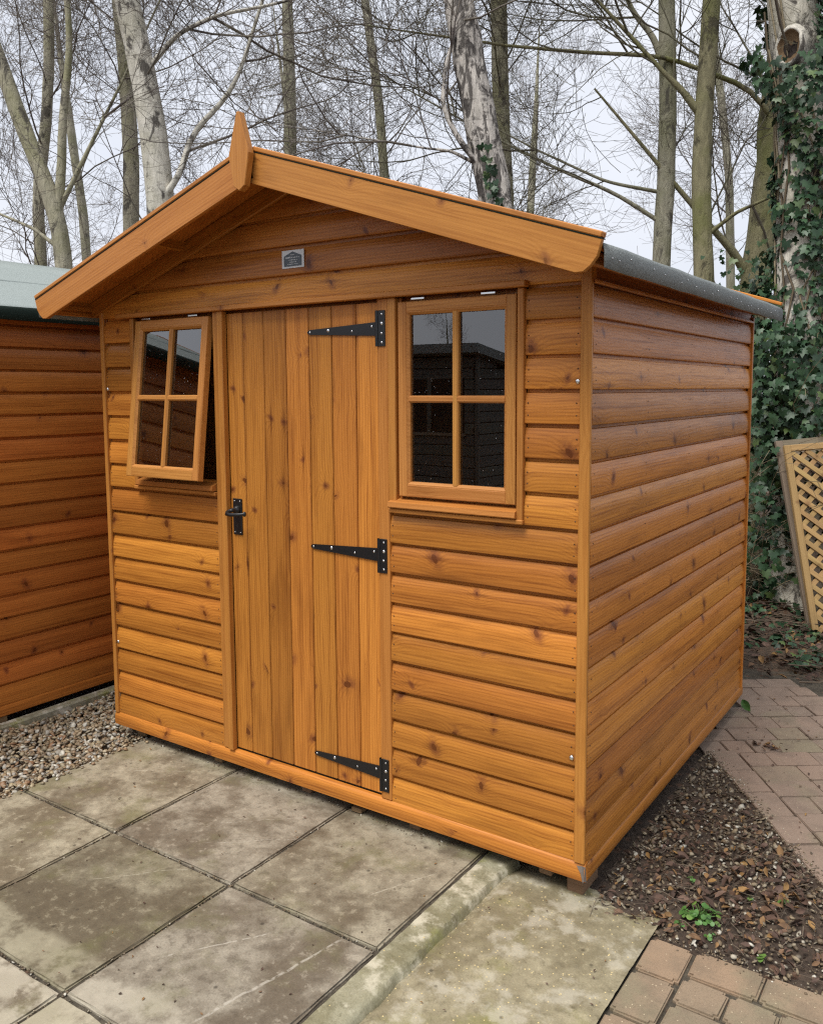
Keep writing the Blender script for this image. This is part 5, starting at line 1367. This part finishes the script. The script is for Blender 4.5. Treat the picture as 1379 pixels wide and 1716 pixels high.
# leaning trellis panels
def trellis(name, label, B, up, right, H, W, mat, fr, latt=True, slat_w=0.034):
    up = Vector(up).normalized(); right = Vector(right).normalized(); right = (right - up * right.dot(up)).normalized()
    B = Vector(B); out_ = right.cross(up) * 1.0            # toward the viewer
    e = empty(name, B); tag(e, label, 'trellis', 'trellis panels leaning by the bank')
    def bar(nm, o_, X, Z, L, T_, W_, bev=.003): stick(nm, e, mat, o_, X, Z, L, T_, W_, bev)
    # frame: X along length, Z width, thickness goes along Z x X
    bar('stile', B + right * fr, up, -right, H, 0.035, fr)
    bar('stile', B + right * W, up, -right, H, 0.035, fr)
    bar('rail', B + right * fr + up * (H - fr), right, up, W - 2 * fr, 0.034, fr)
    bar('rail', B + right * fr + up * 0.0, right, up, W - 2 * fr, 0.034, fr)
    iw, ih = W - 2 * fr, H - 2 * fr; o0 = B + right * fr + up * fr
    if latt:
        a_ = R(42)
        for sgn, dep in ((-1, 0.008), (1, 0.0175)):
            dx_, dy_ = math.cos(a_), sgn * math.sin(a_)
            nx, ny = -dy_, dx_
            ext = sorted([cx * nx + cy * ny for cx in (0, iw) for cy in (0, ih)])
            s = ext[0] + 0.02
            while s < ext[-1] - 0.02:
                # clip the centre line to the rectangle
                px, py = nx * s, ny * s; ts = []
                for (v0, dv, hi) in ((px, dx_, iw), (py, dy_, ih)):
                    ts.append(sorted(((0 - v0) / dv, (hi - v0) / dv)))
                t0, t1 = max(ts[0][0], ts[1][0]), min(ts[0][1], ts[1][1])
                if t1 - t0 > 0.06:
                    X = right * dx_ + up * dy_; Z = right * nx + up * ny
                    bar('slat', o0 + right * (px + dx_ * t0) + up * (py + dy_ * t0) - Z * (slat_w / 2) - (right.cross(up)) * dep, X, Z, t1 - t0, 0.009, slat_w, .0015)
                s += 0.0785
    return e
Bt = Vector((0.155, 3.70, -0.075)); Tt = Vector((-0.135, 3.949, 1.262))
up_ = (Tt - Bt)
rt_ = Vector((0.24, 0.167, 0.042))
trellis('trellis_panel', 'pale brown diagonal lattice trellis panel leaning on another panel', Bt - Vector(rt_).normalized() * 0.045, up_, rt_, up_.length, 0.92, 'trellis_wood', 0.045)
off_ = Vector((-0.008, 0.05, 0.0))
tr2 = trellis('trellis_panel', 'weathered grey trellis panel with a paper tag behind the pale one', Bt + off_ + Vector((-0.04, 0.05, 0.02)) - Vector(rt_).normalized() * 0.045, up_ + Vector((-.03, 0, 0)), rt_, up_.length + .01, 0.94, 'weathered_wood', 0.05, True, 0.05)
tg = Bt + off_ + Vector((-0.04, 0.05, 0.02)) + up_ * 0.32
u_ = up_.normalized(); r_ = Vector(rt_).normalized(); f_ = r_.cross(u_)
cn = tg - r_ * 0.035 + f_ * 0.006
ob('paper_tag', mesh('paper_tag', [cn, cn + r_ * .022, cn + r_ * .022 + u_ * .085, cn + u_ * .085], [(0, 1, 2, 3)]), 'paper_white', tr2)

# weeds in the soil bed
def weed(name, label, x, y, n, spread, size, hgt):
    e = empty(name, (x, y, GZ)); tag(e, label, 'weed', 'small weeds in the soil bed')
    a = rng.uniform(0, 2 * np.pi, n); r_ = spread * np.sqrt(rng.uniform(0.02, 1, n)); h = hgt * rng.uniform(.3, 1, n) * (1.1 - 0.6 * r_ / spread)
    pts = np.column_stack([x + np.cos(a) * r_, y + np.sin(a) * r_, GZ + h])
    nr_ = np.column_stack([np.cos(a) * .5, np.sin(a) * .5, np.ones(n)]) + rng.normal(0, .25, (n, 3)); tp = np.column_stack([np.cos(a), np.sin(a), np.zeros(n)])
    V, F = stamp(*LEAF['weed'], leaf_frames(nr_, tp, size * rng.uniform(.55, 1.1, n)), pts)
    o = ob('leaf_cluster', npmesh('leaf_cluster', V, F, True), 'weed_leaf', e); o['kind'] = 'stuff'
    P = np.zeros((n, 4, 3)); b0 = np.array([x, y, GZ - .005]) + rng.normal(0, .006, (n, 3)) * np.array([1, 1, 0])
    for k in range(4):
        q = k / 3; P[:, k] = b0 * (1 - q) + (pts - np.column_stack([np.cos(a), np.sin(a), np.zeros(n)]) * size * .6) * q; P[:, k, 2] += h * .35 * math.sin(q * 3.1)
    V, F = tubes(P, np.full((n, 4), .0011), 4); o = ob('stem', npmesh('stem', V, F), 'weed_leaf', e); o['kind'] = 'stuff'
weed('weed_plant', 'bright green leafy weed clump in the dark soil near the brick paving', 0.355, 0.125, 46, 0.062, 0.0135, 0.05)
for (x, y, n, s, z_, lab) in (
        (0.405, 0.055, 9, 0.018, 0.008, 'tiny green seedling just in front of the leafy weed clump'),
        (0.57, 0.03, 3, 0.012, 0.016, 'flat broad green seedling close to the edge of the brick paving'),
        (0.31, 0.06, 7, 0.018, 0.008, 'tiny green seedling between the weed clump and the concrete patch'),
        (0.56, 0.37, 6, 0.016, 0.011, 'tiny green seedling on the brick path side of the soil bed'),
        (0.46, 0.33, 6, 0.015, 0.009, 'tiny green seedling halfway between the weed clump and the brick path'),
        (0.27, 0.33, 6, 0.02, 0.008, 'low faint seedling near the shed wall beyond the weed clump')):
    weed('weed_seedling', lab, x, y, n, s, z_, 0.016)
o = ob('fallen_leaf', npmesh('fallen_leaf', *LEAF['dead'], True), 'weed_leaf', None, frame((0.035, 2.10, GZ + .03), (0.5, 0.2, 0.5), (-0.3, -0.8, 0.6)) @ Matrix.Scale(0.045, 4))
tag(o, 'single green leaf lying by the far corner of the shed', 'leaf')
